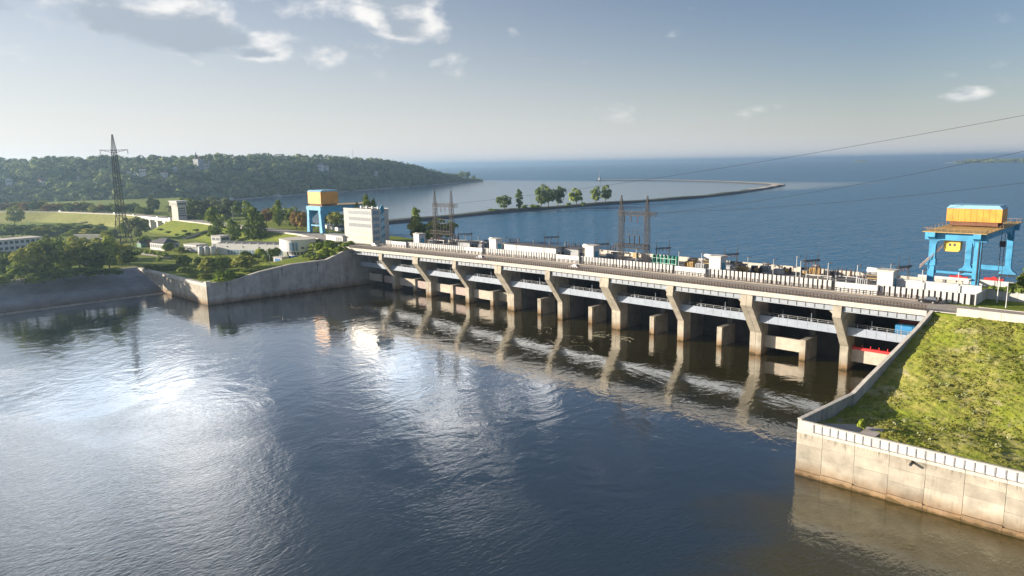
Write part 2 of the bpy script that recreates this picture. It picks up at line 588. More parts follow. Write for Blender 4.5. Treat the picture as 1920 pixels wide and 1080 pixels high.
def body_tint(N, L, olive_body, clear):
    """olive body by the dam and right wall, blue mid-river: reflected sky painted in"""
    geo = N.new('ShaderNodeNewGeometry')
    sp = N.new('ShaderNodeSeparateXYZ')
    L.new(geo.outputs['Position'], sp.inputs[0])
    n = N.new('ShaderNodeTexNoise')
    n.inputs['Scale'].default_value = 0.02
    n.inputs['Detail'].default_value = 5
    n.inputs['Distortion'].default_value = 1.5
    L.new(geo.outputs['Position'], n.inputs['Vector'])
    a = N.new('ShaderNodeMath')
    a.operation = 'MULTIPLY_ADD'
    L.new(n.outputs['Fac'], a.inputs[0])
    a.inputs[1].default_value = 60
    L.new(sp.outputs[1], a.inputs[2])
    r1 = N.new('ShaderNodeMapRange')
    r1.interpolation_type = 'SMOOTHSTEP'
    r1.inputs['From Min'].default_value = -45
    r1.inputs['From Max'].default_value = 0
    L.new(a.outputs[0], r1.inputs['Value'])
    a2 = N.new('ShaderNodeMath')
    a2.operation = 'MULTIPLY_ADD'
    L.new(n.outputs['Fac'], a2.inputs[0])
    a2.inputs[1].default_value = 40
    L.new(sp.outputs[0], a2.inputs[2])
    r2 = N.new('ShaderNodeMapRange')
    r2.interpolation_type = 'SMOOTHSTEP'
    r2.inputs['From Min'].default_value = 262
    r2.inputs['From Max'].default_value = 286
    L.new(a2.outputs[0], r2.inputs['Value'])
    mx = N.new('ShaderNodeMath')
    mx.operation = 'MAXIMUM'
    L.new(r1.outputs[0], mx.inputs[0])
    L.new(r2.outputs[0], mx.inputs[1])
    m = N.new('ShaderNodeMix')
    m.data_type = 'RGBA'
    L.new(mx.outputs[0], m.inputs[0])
    m.inputs[6].default_value = (*clear, 1)  # blue body colour standing in for reflected sky
    m.inputs[7].default_value = (*olive_body, 1)
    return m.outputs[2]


def windmask(N, L, pos, strength):
    """wind ruffles the open river away from the dam; the tail-race stays glassy in patches"""
    sp = N.new('ShaderNodeSeparateXYZ')
    L.new(pos, sp.inputs[0])
    n = N.new('ShaderNodeTexNoise')
    n.inputs['Scale'].default_value = 0.018
    n.inputs['Detail'].default_value = 5
    n.inputs['Distortion'].default_value = 1.2
    L.new(pos, n.inputs['Vector'])
    # distance along the fetch: grows towards +X -Y
    a = N.new('ShaderNodeMath')
    a.operation = 'MULTIPLY_ADD'
    L.new(sp.outputs[1], a.inputs[0])
    a.inputs[1].default_value = -1.0
    a2 = N.new('ShaderNodeMath')
    a2.operation = 'MULTIPLY'
    L.new(sp.outputs[0], a2.inputs[0])
    a2.inputs[1].default_value = 0.42
    L.new(a2.outputs[0], a.inputs[2])
    b = N.new('ShaderNodeMath')
    b.operation = 'MULTIPLY_ADD'
    L.new(n.outputs['Fac'], b.inputs[0])
    b.inputs[1].default_value = 200.0
    L.new(a.outputs[0], b.inputs[2])
    r = N.new('ShaderNodeMapRange')
    r.interpolation_type = 'SMOOTHSTEP'
    r.inputs['From Min'].default_value = 285
    r.inputs['From Max'].default_value = 345
    r.inputs['To Min'].default_value = 0.06 * strength
    r.inputs['To Max'].default_value = strength
    L.new(b.outputs[0], r.inputs['Value'])
    return r.outputs[0]


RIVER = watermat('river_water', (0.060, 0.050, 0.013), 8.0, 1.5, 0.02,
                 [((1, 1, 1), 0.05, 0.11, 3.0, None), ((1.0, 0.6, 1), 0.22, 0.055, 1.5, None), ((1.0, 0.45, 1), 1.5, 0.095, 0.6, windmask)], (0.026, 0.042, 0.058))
LAKE = watermat('lake_water', (0.05, 0.16, 0.28), 0.55, 1.0, 0.10,
                [((1.0, 0.35, 1), 0.045, 1.0, 0.8, leewave), ((1.0, 0.4, 1), 0.16, 0.9, 0.5, leewave)], None, leemask)



# ------------------------------------------------------------------ mesh helpers
class MB:
    def __init__(s):
        s.v, s.f = [], []

    def add(s, vs, fs):
        o = len(s.v)
        s.v += [tuple(p) for p in vs]
        s.f += [tuple(i + o for i in f) for f in fs]
        return s

    def box(s, x0, x1, y0, y1, z0, z1, zz=None):
        """zz: extra z at (x0, x1)"""
        a, b = zz if zz else (0, 0)
        return s.add([(x0, y0, z0 + a), (x1, y0, z0 + b), (x1, y1, z0 + b), (x0, y1, z0 + a), (x0, y0, z1 + a), (x1, y0, z1 + b), (x1, y1, z1 + b), (x0, y1, z1 + a)],
                     [(0, 3, 2, 1), (4, 5, 6, 7), (0, 1, 5, 4), (1, 2, 6, 5), (2, 3, 7, 6), (3, 0, 4, 7)])

    def prism(s, poly, axis, a0, a1):
        n = len(poly)

        def mk(p, a):
            return {'x': (a, p[0], p[1]), 'y': (p[0], a, p[1]), 'z': (p[0], p[1], a)}[axis]
        vs = [mk(p, a0) for p in poly] + [mk(p, a1) for p in poly]
        fs = [tuple(range(n))[::-1], tuple(range(n, 2 * n))] + [(i, (i + 1) % n, (i + 1) % n + n, i + n) for i in range(n)]
        return s.add(vs, fs)

    def beam(s, p, q, w, h=None):
        p, q = Vector(p), Vector(q)
        h = h or w
        d = (q - p).normalized()
        u = Vector((0, 0, 1)) if abs(d.z) < 0.9 else Vector((1, 0, 0))
        a = d.cross(u).normalized() * (w / 2)
        b = d.cross(a).normalized() * (h / 2)
        vs = [p + a + b, p - a + b, p - a - b, p + a - b, q + a + b, q - a + b, q - a - b, q + a - b]
        return s.add(vs, [(0, 1, 2, 3), (7, 6, 5, 4), (0, 4, 5, 1), (1, 5, 6, 2), (2, 6, 7, 3), (3, 7, 4, 0)])

    def tube(s, p, q, r, n=8, r2=None):
        p, q = Vector(p), Vector(q)
        r2 = r if r2 is None else r2
        d = (q - p).normalized()
        u = Vector((0, 0, 1)) if abs(d.z) < 0.9 else Vector((1, 0, 0))
        a = d.cross(u).normalized()
        b = d.cross(a).normalized()
        vs = [p + (a * math.cos(t) + b * math.sin(t)) * r for t in [2 * math.pi * i / n for i in range(n)]]
        vs += [q + (a * math.cos(t) + b * math.sin(t)) * r2 for t in [2 * math.pi * i / n for i in range(n)]]
        return s.add(vs, [tuple(range(n))[::-1], tuple(range(n, 2 * n))] + [(i, (i + 1) % n, (i + 1) % n + n, i + n) for i in range(n)])

    def path(s, pts, r, n=4):
        for a, b in zip(pts[:-1], pts[1:]):
            s.tube(a, b, r, n)
        return s


def link(name, me, m, parent=None):
    o = bpy.data.objects.new(name, me)
    COL.objects.link(o)
    if m is not None and len(me.materials) == 0:
        me.materials.append(m)
    if parent is not None:
        o.parent = parent
    return o


def root_of(p):
    while p.parent is not None:
        p = p.parent
    return p


def part(name, mb, m, parent=None, off=None, smooth=False):
    """one mesh object; vertices given in world space unless off is given"""
    if off is None:
        off = root_of(parent).location if parent is not None else Vector((0, 0, 0))
    me = bpy.data.meshes.new(name)
    me.from_pydata([(x - off[0], y - off[1], z - off[2]) for x, y, z in mb.v], [], mb.f)
    me.update()
    if smooth:
        me.polygons.foreach_set('use_smooth', [True] * len(me.polygons))
    return link(name, me, m, parent)


def thing(name, label, cat, loc=(0, 0, 0), group=None, rz=0.0):
    o = bpy.data.objects.new(name, None)
    COL.objects.link(o)
    o.empty_display_size = 0.5
    o.location = loc
    o.rotation_euler = (0, 0, rz)
    o['label'] = label
    o['category'] = cat
    if group:
        o['group'] = group
    return o


def single(name, mb, m, label, cat, group=None, loc=(0, 0, 0), smooth=False):
    o = part(name, mb, m, None, Vector(loc), smooth)
    o.location = loc
    o['label'] = label
    o['category'] = cat
    if group:
        o['group'] = group
    return o


def struct(name, mb, m, smooth=False):
    o = part(name, mb, m, None, Vector((0, 0, 0)), smooth)
    o['kind'] = 'structure'
    return o


def copy_tree(o, parent=None):
    c = o.copy()
    COL.objects.link(c)
    c.parent = parent
    for ch in list(o.children):
        copy_tree(ch, c)
    return c


def npmesh(name, V, F):
    """V (n,3) float array, F (m,k) int array"""
    me = bpy.data.meshes.new(name)
    k = F.shape[1]
    me.vertices.add(len(V))
    me.vertices.foreach_set('co', np.ascontiguousarray(V, dtype=np.float32).ravel())
    me.loops.add(F.size)
    me.loops.foreach_set('vertex_index', np.ascontiguousarray(F, dtype=np.int32).ravel())
    me.polygons.add(len(F))
    me.polygons.foreach_set('loop_start', np.arange(0, F.size, k, dtype=np.int32))
    me.polygons.foreach_set('loop_total', np.full(len(F), k, dtype=np.int32))
    me.update(calc_edges=True)
    return me


ORD = ['first', 'second', 'third', 'fourth', 'fifth', 'sixth', 'seventh', 'eighth', 'ninth', 'tenth', 'eleventh', 'twelfth', 'thirteenth', 'fourteenth', 'fifteenth', 'sixteenth', 'seventeenth',
       'eighteenth', 'nineteenth', 'twentieth', 'twenty-first', 'twenty-second', 'twenty-third', 'twenty-fourth', 'twenty-fifth', 'twenty-sixth', 'twenty-seventh', 'twenty-eighth', 'twenty-ninth', 'thirtieth']


def interp(x, pts):
    xs = [p[0] for p in pts]
    ys = [p[1] for p in pts]
    return float(np.interp(x, xs, ys))


def dz(x):
    """the crest road falls gently towards the left bank"""
    return -0.014 * max(0.0, 100.0 - max(x, -35.0))


SPAN = 28.63
PX = [SPAN * k for k in range(9)]
ZS, ZD = 21.9, 22.9          # slab underside / deck top

# ------------------------------------------------------------------ water
mb = MB()
mb.add([(-900, -1500, 0), (1600, -1500, 0), (1600, 16, 0), (-900, 16, 0)], [(0, 1, 2, 3)])
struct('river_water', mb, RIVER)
mb = MB()
mb.add([(-40000, 46, 11), (40000, 46, 11), (40000, 45000, 11), (-40000, 45000, 11)], [(0, 1, 2, 3)])
struct('reservoir_water', mb, LAKE)

# ------------------------------------------------------------------ left bank terrain
EDGE = [(-900, -140), (-760, -95), (-656, -45), (-588, -6), (-462, 20), (-325, 20), (-228, 16), (-122, 15), (-70, 3), (-40, -7), (-27, -8.5)]     # downstream edge of the crest road
SHORE = [(-900, 262), (-790, 225), (-525, 178), (-300, 112), (-150, 72), (-27, 58)]                                                            # reservoir shore
ZR = ZD - 1.89               # road level on the left bank


def wingx(y):
    return -34 + (y + 83) * 7 / 83


def ground_left(x, y):
    e = interp(x, EDGE)
    s = interp(x, SHORE)
    base = 10.3
    base = max(base, min(15.5, 10.3 + (y + 72) * 0.10)) if x > -60 and y > -72 else base + max(0, min(1.6, (y + 60) * 0.04))
    z = max(base, ZR - max(0.0, e - y) / 2.1)
    if y > s - 14:
        z = ZR - (y - (s - 14)) / 1.5
    if -412 < x < -348 and e - 70 < y < e + 60:      # lock channel under the road bridge
        t = min(1, (x + 412) / 14, (-348 - x) / 14)
        z = z * (1 - t) + 10.0 * t
    return max(z, 6.0)


def grid(x0, x1, y0, y1, nx, ny, fn, xmap=None):
    xs = np.linspace(x0, x1, nx)
    ys = np.linspace(y0, y1, ny)
    V, F = [], []
    for j, y in enumerate(ys):
        for i, x in enumerate(xs):
            xx = xmap(x, y) if xmap else x
            V.append((xx, y, fn(xx, y)))
    for j in range(ny - 1):
        for i in range(nx - 1):
            a = j * nx + i
            F.append((a, a + 1, a + nx + 1, a + nx))
    m = MB()
    m.v, m.f = V, F
    return m


mb = grid(0, 1, -83.2, 290, 210, 170, ground_left, lambda t, y: -900 + (wingx(min(y, 0)) - 0.4 + 900) * (1 - (1 - t) ** 1.6) if y <= 60 else -900 + (-27.4 + 900) * (1 - (1 - t) ** 1.6))
struct('left_bank_ground', mb, GRASS, True)
mb = grid(-900, -124, -700, -83.2, 40, 40, lambda x, y: 10.3 + (0.5 * math.sin(x * .02) * math.sin(y * .03) if x < -140 else 0))
struct('riverside_ground', mb, GRASS, True)
# sloping concrete revetment, cast in bays
rev = thing('river_revetment', 'sloping grey concrete river bank at the left edge of the water', 'embankment', (-124, -84, 0))
for k in range(26):
    y1 = -84.0 - 14 * k
    mb = MB()
    mb.prism([(-124.4, 10.45), (-122.6, 10.45), (-86.5, -0.2), (-80, -3), (-80, -4), (-124.4, -4)], 'y', y1 - 13.94, y1)
    part('slab_bay', mb, mat('revetment', (0.27, 0.27, 0.29), 0.95, 0.25, 0.12, 0.3, streak=0.5, tide=True), rev)
mb = MB()
mb.box(-126.2, -124.5, -448, -84, 10.2, 10.9)
part('kerb_cap', mb, CONC_L, rev)
mb = MB()
mb.prism([(-85, -1), (-88.3, 0.55), (-89.5, 0.5), (-87, -2)], 'y', -448, -84)
part('toe_ledge', mb, mat('toe_stone', (0.30, 0.25, 0.21), 0.95, 0.35, 0.5, 0.5), rev)

# quay wall facing the camera (left)
qw = thing('quay_wall', 'stained sunlit concrete quay wall at the left corner of the tail water', 'wall', (-80, -83, 0))
for k in range(7):
    x0 = -124.4 + k * 12.9
    mb = MB()
    mb.box(x0, x0 + 12.85, -84, -82.6, -4, 9.3)
    part('wall_panel', mb, CONC, qw)
mb = MB()
mb.box(-124.4, -33.2, -84.35, -82.2, 9.3, 10.6)
part('coping', mb, CONC_L, qw)
mb = MB()
mb.box(-35.2, -32.9, -84.6, -82.0, 10.6, 11.7)
part('corner_post', mb, CONC_L, qw)
# wing wall rising to the dam (left)
WPL = [(-83.2, 10.5), (-72, 10.4), (-58, 13.3), (-42, 15.3), (-22, 15.7), (-12, 19.0), (-4, 21.0), (16, 21.0)]
ww = thing('wing_wall', 'long shaded grey wing wall stepping up from the quay corner to the dam', 'wall', (-30, -40, 0))
ys = [-83.2, -72, -58, -50, -42, -31, -22, -12, -4, 3, 15]
for a, b in zip(ys[:-1], ys[1:]):
    mb = MB()
    za, zb = interp(a, WPL), interp(b, WPL)
    b2 = b - 0.05
    xa, xb = wingx(a), wingx(b2)
    mb.add([(xa - 1.2, a, -4), (xa, a, -4), (xb, b2, -4), (xb - 1.2, b2, -4), (xa - 1.2, a, za), (xa, a, za), (xb, b2, zb), (xb - 1.2, b2, zb)],
           [(0, 3, 2, 1), (4, 5, 6, 7), (0, 1, 5, 4), (1, 2, 6, 5), (2, 3, 7, 6), (3, 0, 4, 7)])
    part('wall_panel', mb, CONC_G, ww)
    mb = MB()
    mb.add([(xa - 1.4, a, za + .004), (xa + .25, a, za + .004), (xb + .25, b2, zb + .004), (xb - 1.4, b2, zb + .004), (xa - 1.4, a, za + .45), (xa + .25, a, za + .45), (xb + .25, b2, zb + .45), (xb - 1.4, b2, zb + .45)],
           [(0, 3, 2, 1), (4, 5, 6, 7), (0, 1, 5, 4), (1, 2, 6, 5), (2, 3, 7, 6), (3, 0, 4, 7)])
    part('coping', mb, CONC_L, ww)
mb = MB()
for y, z in ((-74.5, 10.2), (-46.5, 14.6), (-27, 15.2)):
    x = wingx(y)
    mb.box(x, x + .35, y - .3, y + .3, z - 1.3, z - 0.6)
    mb.box(x, x + .08, y - .12, y + .12, z - 4.5, z - 1.3)
part('drain_outlet', mb, DARK, ww)

# left crest road
mb = MB()
xs = list(np.linspace(-900, -27, 90))
for a, b in zip(xs[:-1], xs[1:]):
    ea, eb = interp(a, EDGE), interp(b, EDGE)
    za = zb = ZR + 0.06
    mb.add([(a, ea + .6, za), (b, eb + .6, zb), (b, eb + 15.5, zb), (a, ea + 15.5, za)], [(0, 1, 2, 3)])
struct('approach_road', mb, ASPHL)
mb = MB()
for a, b in zip(xs[:-1], xs[1:]):
    ea, eb = interp(a, EDGE), interp(b, EDGE)
    z = ZR
    mb.add([(a, ea + .1, z - .4), (a, ea + .6, z - .4), (b, eb + .6, z - .4), (b, eb + .1, z - .4), (a, ea + .1, z + .75), (a, ea + .6, z + .75), (b, eb + .6, z + .75), (b, eb + .1, z + .75)],
           [(0, 3, 2, 1), (4, 5, 6, 7), (0, 1, 5, 4), (1, 2, 6, 5), (2, 3, 7, 6), (3, 0, 4, 7)])
rp = single('roadside_parapet', mb, CONC_L, 'long pale parapet along the crest road on the left bank', 'parapet')
# pale yard track below the road
mb = MB()
tr = [at(p[0], p[1], 11.6) for p in ((150, 462), (215, 468), (262, 472), (330, 481), (372, 489), (405, 492))]
for a, b in zip(tr[:-1], tr[1:]):
    d = (b - a).normalized()
    n = Vector((-d.y, d.x, 0)) * 3.2
    za, zb = ground_left(a.x, a.y) + .15, ground_left(b.x, b.y) + .15
    mb.add([(a.x - n.x, a.y - n.y, za), (b.x - n.x, b.y - n.y, zb), (b.x + n.x, b.y + n.y, zb), (a.x + n.x, a.y + n.y, za)], [(0, 1, 2, 3)])
struct('yard_track', mb, PATH)
# lighter field on the levee slope, far left
mb = grid(-880, -430, 0, 1, 60, 10, lambda x, t: 0)
mb.v = [(x, interp(x, EDGE) - 0.2 - t * 24, max(10.4, ROADZ - (0.2 + t * 24) / 2.1 + .08)) for (x, t, z) in mb.v for ROADZ in (ZR,)]
struct('levee_meadow', mb, FIELD, True)

# ------------------------------------------------------------------ right bank
XW = 250.0


def rwx(y):
    return 250 + (y + 83) * 4.2 / 75


def ground_right(x, y):
    z = 8.9 + max(0, (y + 57)) * 0.292 - .9 * math.exp(-((x - rwx(y)) / 5.5) ** 2) * (y > -60)  # dip beside the parapet added to widen its shadow
    z += 0.22 * math.sin(x * .35 + y * .21) + 0.18 * math.sin(x * .13 - y * .33)
    z += .10 * math.sin(x * 1.3 + 1.7 * math.sin(y * .6)) * math.sin(y * 1.1 + math.sin(x * .8)) + .05 * math.sin(x * 2.9 + y * 1.1) * math.sin(y * 2.3 - x * .7)
    return min(z, 22.9)


mb = grid(0, 1, -82.2, -8.8, 260, 230, ground_right, lambda t, y: rwx(y) + .3 + 150 * t ** 1.6)
struct('right_bank_slope', mb, SLOPEG, True)
mb = MB()
mb.box(rwx(-8) + .2, 600, -8.8, 60, 4, 22.86)
struct('right_crest_ground', mb, GRASS)
mb = MB()
mb.add([(x, y, 9.32) for x, y in ((250.6, -81.5), (262.5, -81.5), (262.8, -70.8), (256.5, -72.2), (251, -76.5))], [(0, 1, 2, 3, 4)])
struct('concrete_apron', mb, mat('apron', (0.40, 0.35, 0.31), 0.95, 0.2, 0.4))
# river wall (right)
rw = thing('river_wall', 'stained pale concrete river wall in the right foreground', 'wall', (270, -83, 0))
jx = [249.8]
while jx[-1] < 380:
    jx.append(jx[-1] + (5.2 if len(jx) == 1 else 6.25))
for k, (a, b) in enumerate(zip(jx[:-1], jx[1:])):
    lv = [-4, 1.1 + .25 * (k % 2), 4.0 + .5 * ((k * 7) % 3), 6.7 + .3 * (k % 3), 9.2]
    for q in range(4):
        mb = MB()
        pr = 0.02 * ((k * 3 + q * 5) % 4)
        mb.box(a + .03, b - .03, -83.5 - pr - (.25 if q == 0 else 0), -82.3, lv[q] + .02, lv[q + 1] - .02)
        part('wall_block', mb, CONC_W, rw)
mb = MB()
mb.box(249.8, 380, -83.3, -82.28, -4, 9.15)
part('wall_core', mb, CONC_D, rw)
mb = MB()
for a, b in zip(jx[:-1:1], jx[1::1]):
    mb.box(a + .04, b - .04, -83.75, -82.0, 9.2, 9.75)
part('coping', mb, CONC_L, rw)
mb = MB()
mb.tube((271.5, -83.5, 8.8), (271.5, -84.8, 8.6), .28, 8)
part('drain_pipe', mb, DARK, rw)
# parapet of white posts and panels on the river wall
pf = thing('parapet_fence', 'low white panel parapet along the right river wall', 'fence', (270, -83, 9.75))
mb = MB()
mb.box(249.9, 253.0, -83.55, -82.9, 9.75, 11.75)
part('end_block', mb, CONC_L, pf)
x = 253.1
k = 0
while x < 380:
    mb = MB()
    mb.box(x, x + .14, -83.56, -83.0, 9.75, 11.72)
    part('post', mb, mat('post_grey', (.30, .31, .33), .8), pf)
    mb = MB()
    mb.box(x + .14, x + 1.5, -83.46, -83.2, 9.85, 11.5)
    part('panel', mb, WPANEL, pf)
    x += 1.56
    k += 1
mb = MB()
mb.box(253.1, 380, -83.62, -82.98, 11.52, 11.74)
part('top_rail', mb, CONC_L, pf)
# wing wall parapet up to the dam (right)
WPR = [(-83, 11.75), (-57, 11.2), (-50, 12.9), (-38, 15.6), (-18, 20.3), (-8, 23.2)]
wr = thing('wing_parapet', 'grey concrete parapet climbing the right bank from river corner to bridge', 'wall', (252, -45, 0))
ys = [-83, -75, -66, -57, -50, -44, -38, -31, -24.5, -18, -8]
for a, b in zip(ys[:-1], ys[1:]):
    mb = MB()
    za, zb = interp(a, WPR), interp(b, WPR)
    b2 = b - 0.04
    xa, xb = rwx(a), rwx(b2)
    mb.add([(xa - .35, a, -4), (xa + .25, a, -4), (xb + .25, b2, -4), (xb - .35, b2, -4), (xa - .35, a, za), (xa + .25, a, za), (xb + .25, b2, zb), (xb - .35, b2, zb)],
           [(0, 3, 2, 1), (4, 5, 6, 7), (0, 1, 5, 4), (1, 2, 6, 5), (2, 3, 7, 6), (3, 0, 4, 7)])
    part('wall_panel', mb, CONC_G, wr)
    mb = MB()
    mb.add([(xa - .5, a, za), (xa + .4, a, za), (xb + .4, b2, zb), (xb - .5, b2, zb), (xa - .5, a, za + .16), (xa + .4, a, za + .16), (xb + .4, b2, zb + .16), (xb - .5, b2, zb + .16)],
           [(0, 3, 2, 1), (4, 5, 6, 7), (0, 1, 5, 4), (1, 2, 6, 5), (2, 3, 7, 6), (3, 0, 4, 7)])
    part('coping', mb, CONC_L, wr)
mb = MB()
for k in range(14):
    mb.box(260.2 + k * 10, 260.2 + k * 10 + 9.95, -8.9, -8.2, 22.0, 24.9)
single('road_retaining_wall', mb, CONC_L, 'pale concrete retaining wall between the grassy slope and the right road', 'wall')

# ------------------------------------------------------------------ the dam
dam = thing('hydro_dam', 'long concrete hydroelectric dam carrying a road on leaning piers', 'dam', (114, 0, 0))
PROF = [(0, -4), (0, 7.6), (-6.9, 16.7), (-7.9, 17.9), (-7.5, 22.0), (3.6, 22.0), (4.6, 14.0), (5.2, -4)]


def pier_mesh(w, split):
    m = MB()
    if split:
        m.prism(PROF, 'x', -w / 2, -.05)
        m.prism(PROF, 'x', .05, w / 2)
        m.prism([(y + .25 if i < 5 else y - .25, z) for i, (y, z) in enumerate(PROF)], 'x', -.06, .06)
    else:
        m.prism(PROF, 'x', -w / 2, w / 2)
    for sx in (-1, 1):           # haunches that carry the girders
        a = sx * (w / 2 - .01)
        m.prism([(a, 17.6), (a + sx * .5, 18.6), (a + sx * 1.4, 19.3), (a + sx * 1.4, 19.9), (a, 19.9)], 'y', -6.4, 2.5)
    me = bpy.data.meshes.new('pier')
    me.from_pydata(m.v, [], m.f)
    me.update()
    me.materials.append(CONC)
    return me


PW = {0: 2.5, 1: 4.0}
pm = [pier_mesh(2.5, False), pier_mesh(4.0, True)]
for k in range(9):
    o = link('pier', pm[k % 2], None, dam)
    o.location = (PX[k] - 114, 0, 0)
    o.scale = (1, 1, (22.0 + dz(PX[k])) / 22.0)
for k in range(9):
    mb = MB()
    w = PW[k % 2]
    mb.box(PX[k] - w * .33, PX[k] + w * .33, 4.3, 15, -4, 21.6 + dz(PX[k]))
    part('pier_wall', mb, mat('pier_wall', (.13, .125, .115), .95, .3, .3, streak=.5), dam)  # darker than the pier nose: under-deck shade put into the colour
bays = [(-26.5, -1.3)] + [(PX[k] + PW[k % 2] / 2, PX[k + 1] - PW[(k + 1) % 2] / 2) for k in range(8)] + [(PX[8] + 1.3, 252.6)]
for k, (a, b) in enumerate(bays):
    za, zb = dz(a), dz(b)
    mb = MB()
    mb.box(a, b, -6.9, -6.3, 19.9, 21.95, (za, zb))
    mb.box(a, b, -7.15, -6.0, 19.75, 19.95, (za, zb))
    g = part('girder', mb, STEELB, dam)
    n = 9
    for q in range(n + 1):
        x = a + .15 + (b - a - .3) * q / n
        mb = MB()
        mb.box(x - .09, x + .09, -7.0, -6.9, 19.95, 21.92, (dz(x), dz(x)))
        part('stiffener', mb, mat('stiffener_grey', (.11, .115, .125), .7), g)
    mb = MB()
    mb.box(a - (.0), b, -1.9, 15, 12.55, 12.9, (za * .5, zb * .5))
    part('walkway_floor', mb, CONC_D, dam)  # near-black colour stands in for shade under the deck
    mb = MB()
    n = 8
    wk = None
    for q in range(n):
        x0 = a + (b - a) * q / n
        x1 = a + (b - a) * (q + 1) / n
        mb.box(x0 + .03, x1 - .03, -2.1, -1.85, 11.9, 14.15, (dz(x0) * .5, dz(x1) * .5))
    mb.box(a, b, -2.22, -1.8, 11.75, 11.95, (za * .5, zb * .5))
    mb.box(a, b, -2.22, -1.8, 14.1, 14.25, (za * .5, zb * .5))
    wk = part('walkway_beam', mb, WALK, dam)
    for q in range(n + 1):
        x = a + .1 + (b - a - .2) * q / n
        mb = MB()
        mb.box(x - .06, x + .06, -1.95, -1.85, 14.25, 15.3, (dz(x) * .5, dz(x) * .5))
        part('handrail_post', mb, GREY, wk)
    mb = MB()
    mb.box(a, b, -1.93, -1.87, 15.25, 15.33, (za * .5, zb * .5))
    mb.box(a, b, -1.93, -1.87, 14.75, 14.81, (za * .5, zb * .5))
    part('handrail', mb, GREY, wk)
    # two thin masts and small cabinets on the walkway
    for q in (0.3, 0.66):
        mb = MB()
        x = a + (b - a) * q
        mb.box(x - .05, x + .05, -1.5, -1.4, 12.9, 16.9, (dz(x) * .5, dz(x) * .5))
        mb.box(x - .3, x + .3, -1.45, -.9, 12.9, 14.9, (dz(x) * .5, dz(x) * .5))
        part('cabinet', mb, WALK, wk)
    # mid-bay buttress and inner column
    if k > 0:
        xm = a + (b - a) * (.5 if k < 9 else .62) + .2
        mb = MB()
        mb.box(xm - .95, xm + .95, 2.3, 3.4, -4, 6.9)
        mb.box(xm - .7, xm + .7, 3.4, 3.9, -4, 6.5)
        part('buttress', mb, CONC, dam)
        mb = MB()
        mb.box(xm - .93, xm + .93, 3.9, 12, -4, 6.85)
        part('buttress_wall', mb, mat('buttress_wall', (.20, .185, .16), .95, .3, .3, streak=.5), dam)  # rear of the buttress coloured darker to paint its shaded sides
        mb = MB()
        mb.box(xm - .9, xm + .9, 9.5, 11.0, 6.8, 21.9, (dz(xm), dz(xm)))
        part('inner_column', mb, mat('column_dark', (.08, .077, .072), .95, .3, .3), dam)  # column colour carries the painted shade of the bay
    # lower closing beams
    xm = a + (b - a) * .5 + .2
    if k in (0, 1, 2, 3, 9, 10 - 1) or k == 9:
        mb = MB()
        mb.box(a, (xm - .95) if k < 9 else b, 2.9, 3.8, 2.5, 6.5)
        part('closing_beam', mb, mat('beam_concrete', (0.44, 0.38, 0.31), 0.9, 0.15, 0.4, streak=.4), dam)
    if k in (0, 1, 2):
        mb = MB()
        mb.box(xm + .95, b, 3.2, 4.0, 2.5, 6.2)
        part('closing_beam', mb, mat('beam_pink', (0.36, 0.29, 0.26), 0.9, 0.15, 0.4, streak=.4), dam)
    if k == 3:
        mb = MB()
        mb.box(xm + .95, b, 6.2, 8.0, 2.0, 6.2)
        part('closing_beam', mb, CONC, dam)
for k in (8,):
    a, b = bays[k]
    mb = MB()
    xm = a + (b - a) * .5 + .2
    mb.box(a, xm - .95, 2.9, 3.8, 2.5, 6.5)
    part('closing_beam', mb, MATS['beam_concrete'], dam)
a, b = bays[9]
mb = MB()
mb.box(a + .4, a + 13.5, 2.3, 3.3, 6.55, 7.3)
for q in range(6):
    mb.box(a + .6 + q * 2.4, a + .8 + q * 2.4, 2.6, 2.9, 7.3, 8.1)
o = part('lifting_beam', mb, RED, dam)
o['label'] = 'bright red lifting beam'
mb = MB()
mb.box(a + 12.5, a + 20, 0.5, 3.5, 13.0, 16.2)
o = part('machine_cabin', mb, mat('cabin_blue', (0.03, 0.20, 0.42), .5), dam)
o['label'] = 'blue machine cabin under the road'
mb = MB()
for q in range(4):
    mb.box(a + 12.5, a + 21, 3.8, 4.0, 16.4 + q * .55, 16.6 + q * .55)
part('red_grating', mb, mat('dull_red', (0.25, 0.05, 0.04), .7), dam)
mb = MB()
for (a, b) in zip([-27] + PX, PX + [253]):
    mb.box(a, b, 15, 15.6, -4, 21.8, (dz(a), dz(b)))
part('back_wall', mb, CONC_D, dam)  # dark colour painted in for the shade behind the bays
mb = MB()
xs = [-27.4] + PX + [253]
for (a, b) in zip(xs[:-1], xs[1:]):
    mb.box(a, b, -8.2, 12, ZS, ZD, (dz(a), dz(b)))
part('deck_slab', mb, CONC_G, dam)
for (a, b) in zip(xs[:-1], xs[1:]):
    mb = MB()
    mb.box(a + .02, b - .02, -8.55, -8.2, 21.75, 23.15, (dz(a), dz(b)))
    part('fascia', mb, FASC, dam)
mb = MB()
for (a, b) in zip(xs[:-1], xs[1:]):
    mb.box(a, b, -8.2, -6.4, ZD, ZD + .18, (dz(a), dz(b)))
    mb.box(a, b, 6.6, 8.6, ZD, ZD + .18, (dz(a), dz(b)))
part('pavement', mb, mat('pavement', (0.36, 0.31, 0.25), .9, .15, .3), dam)
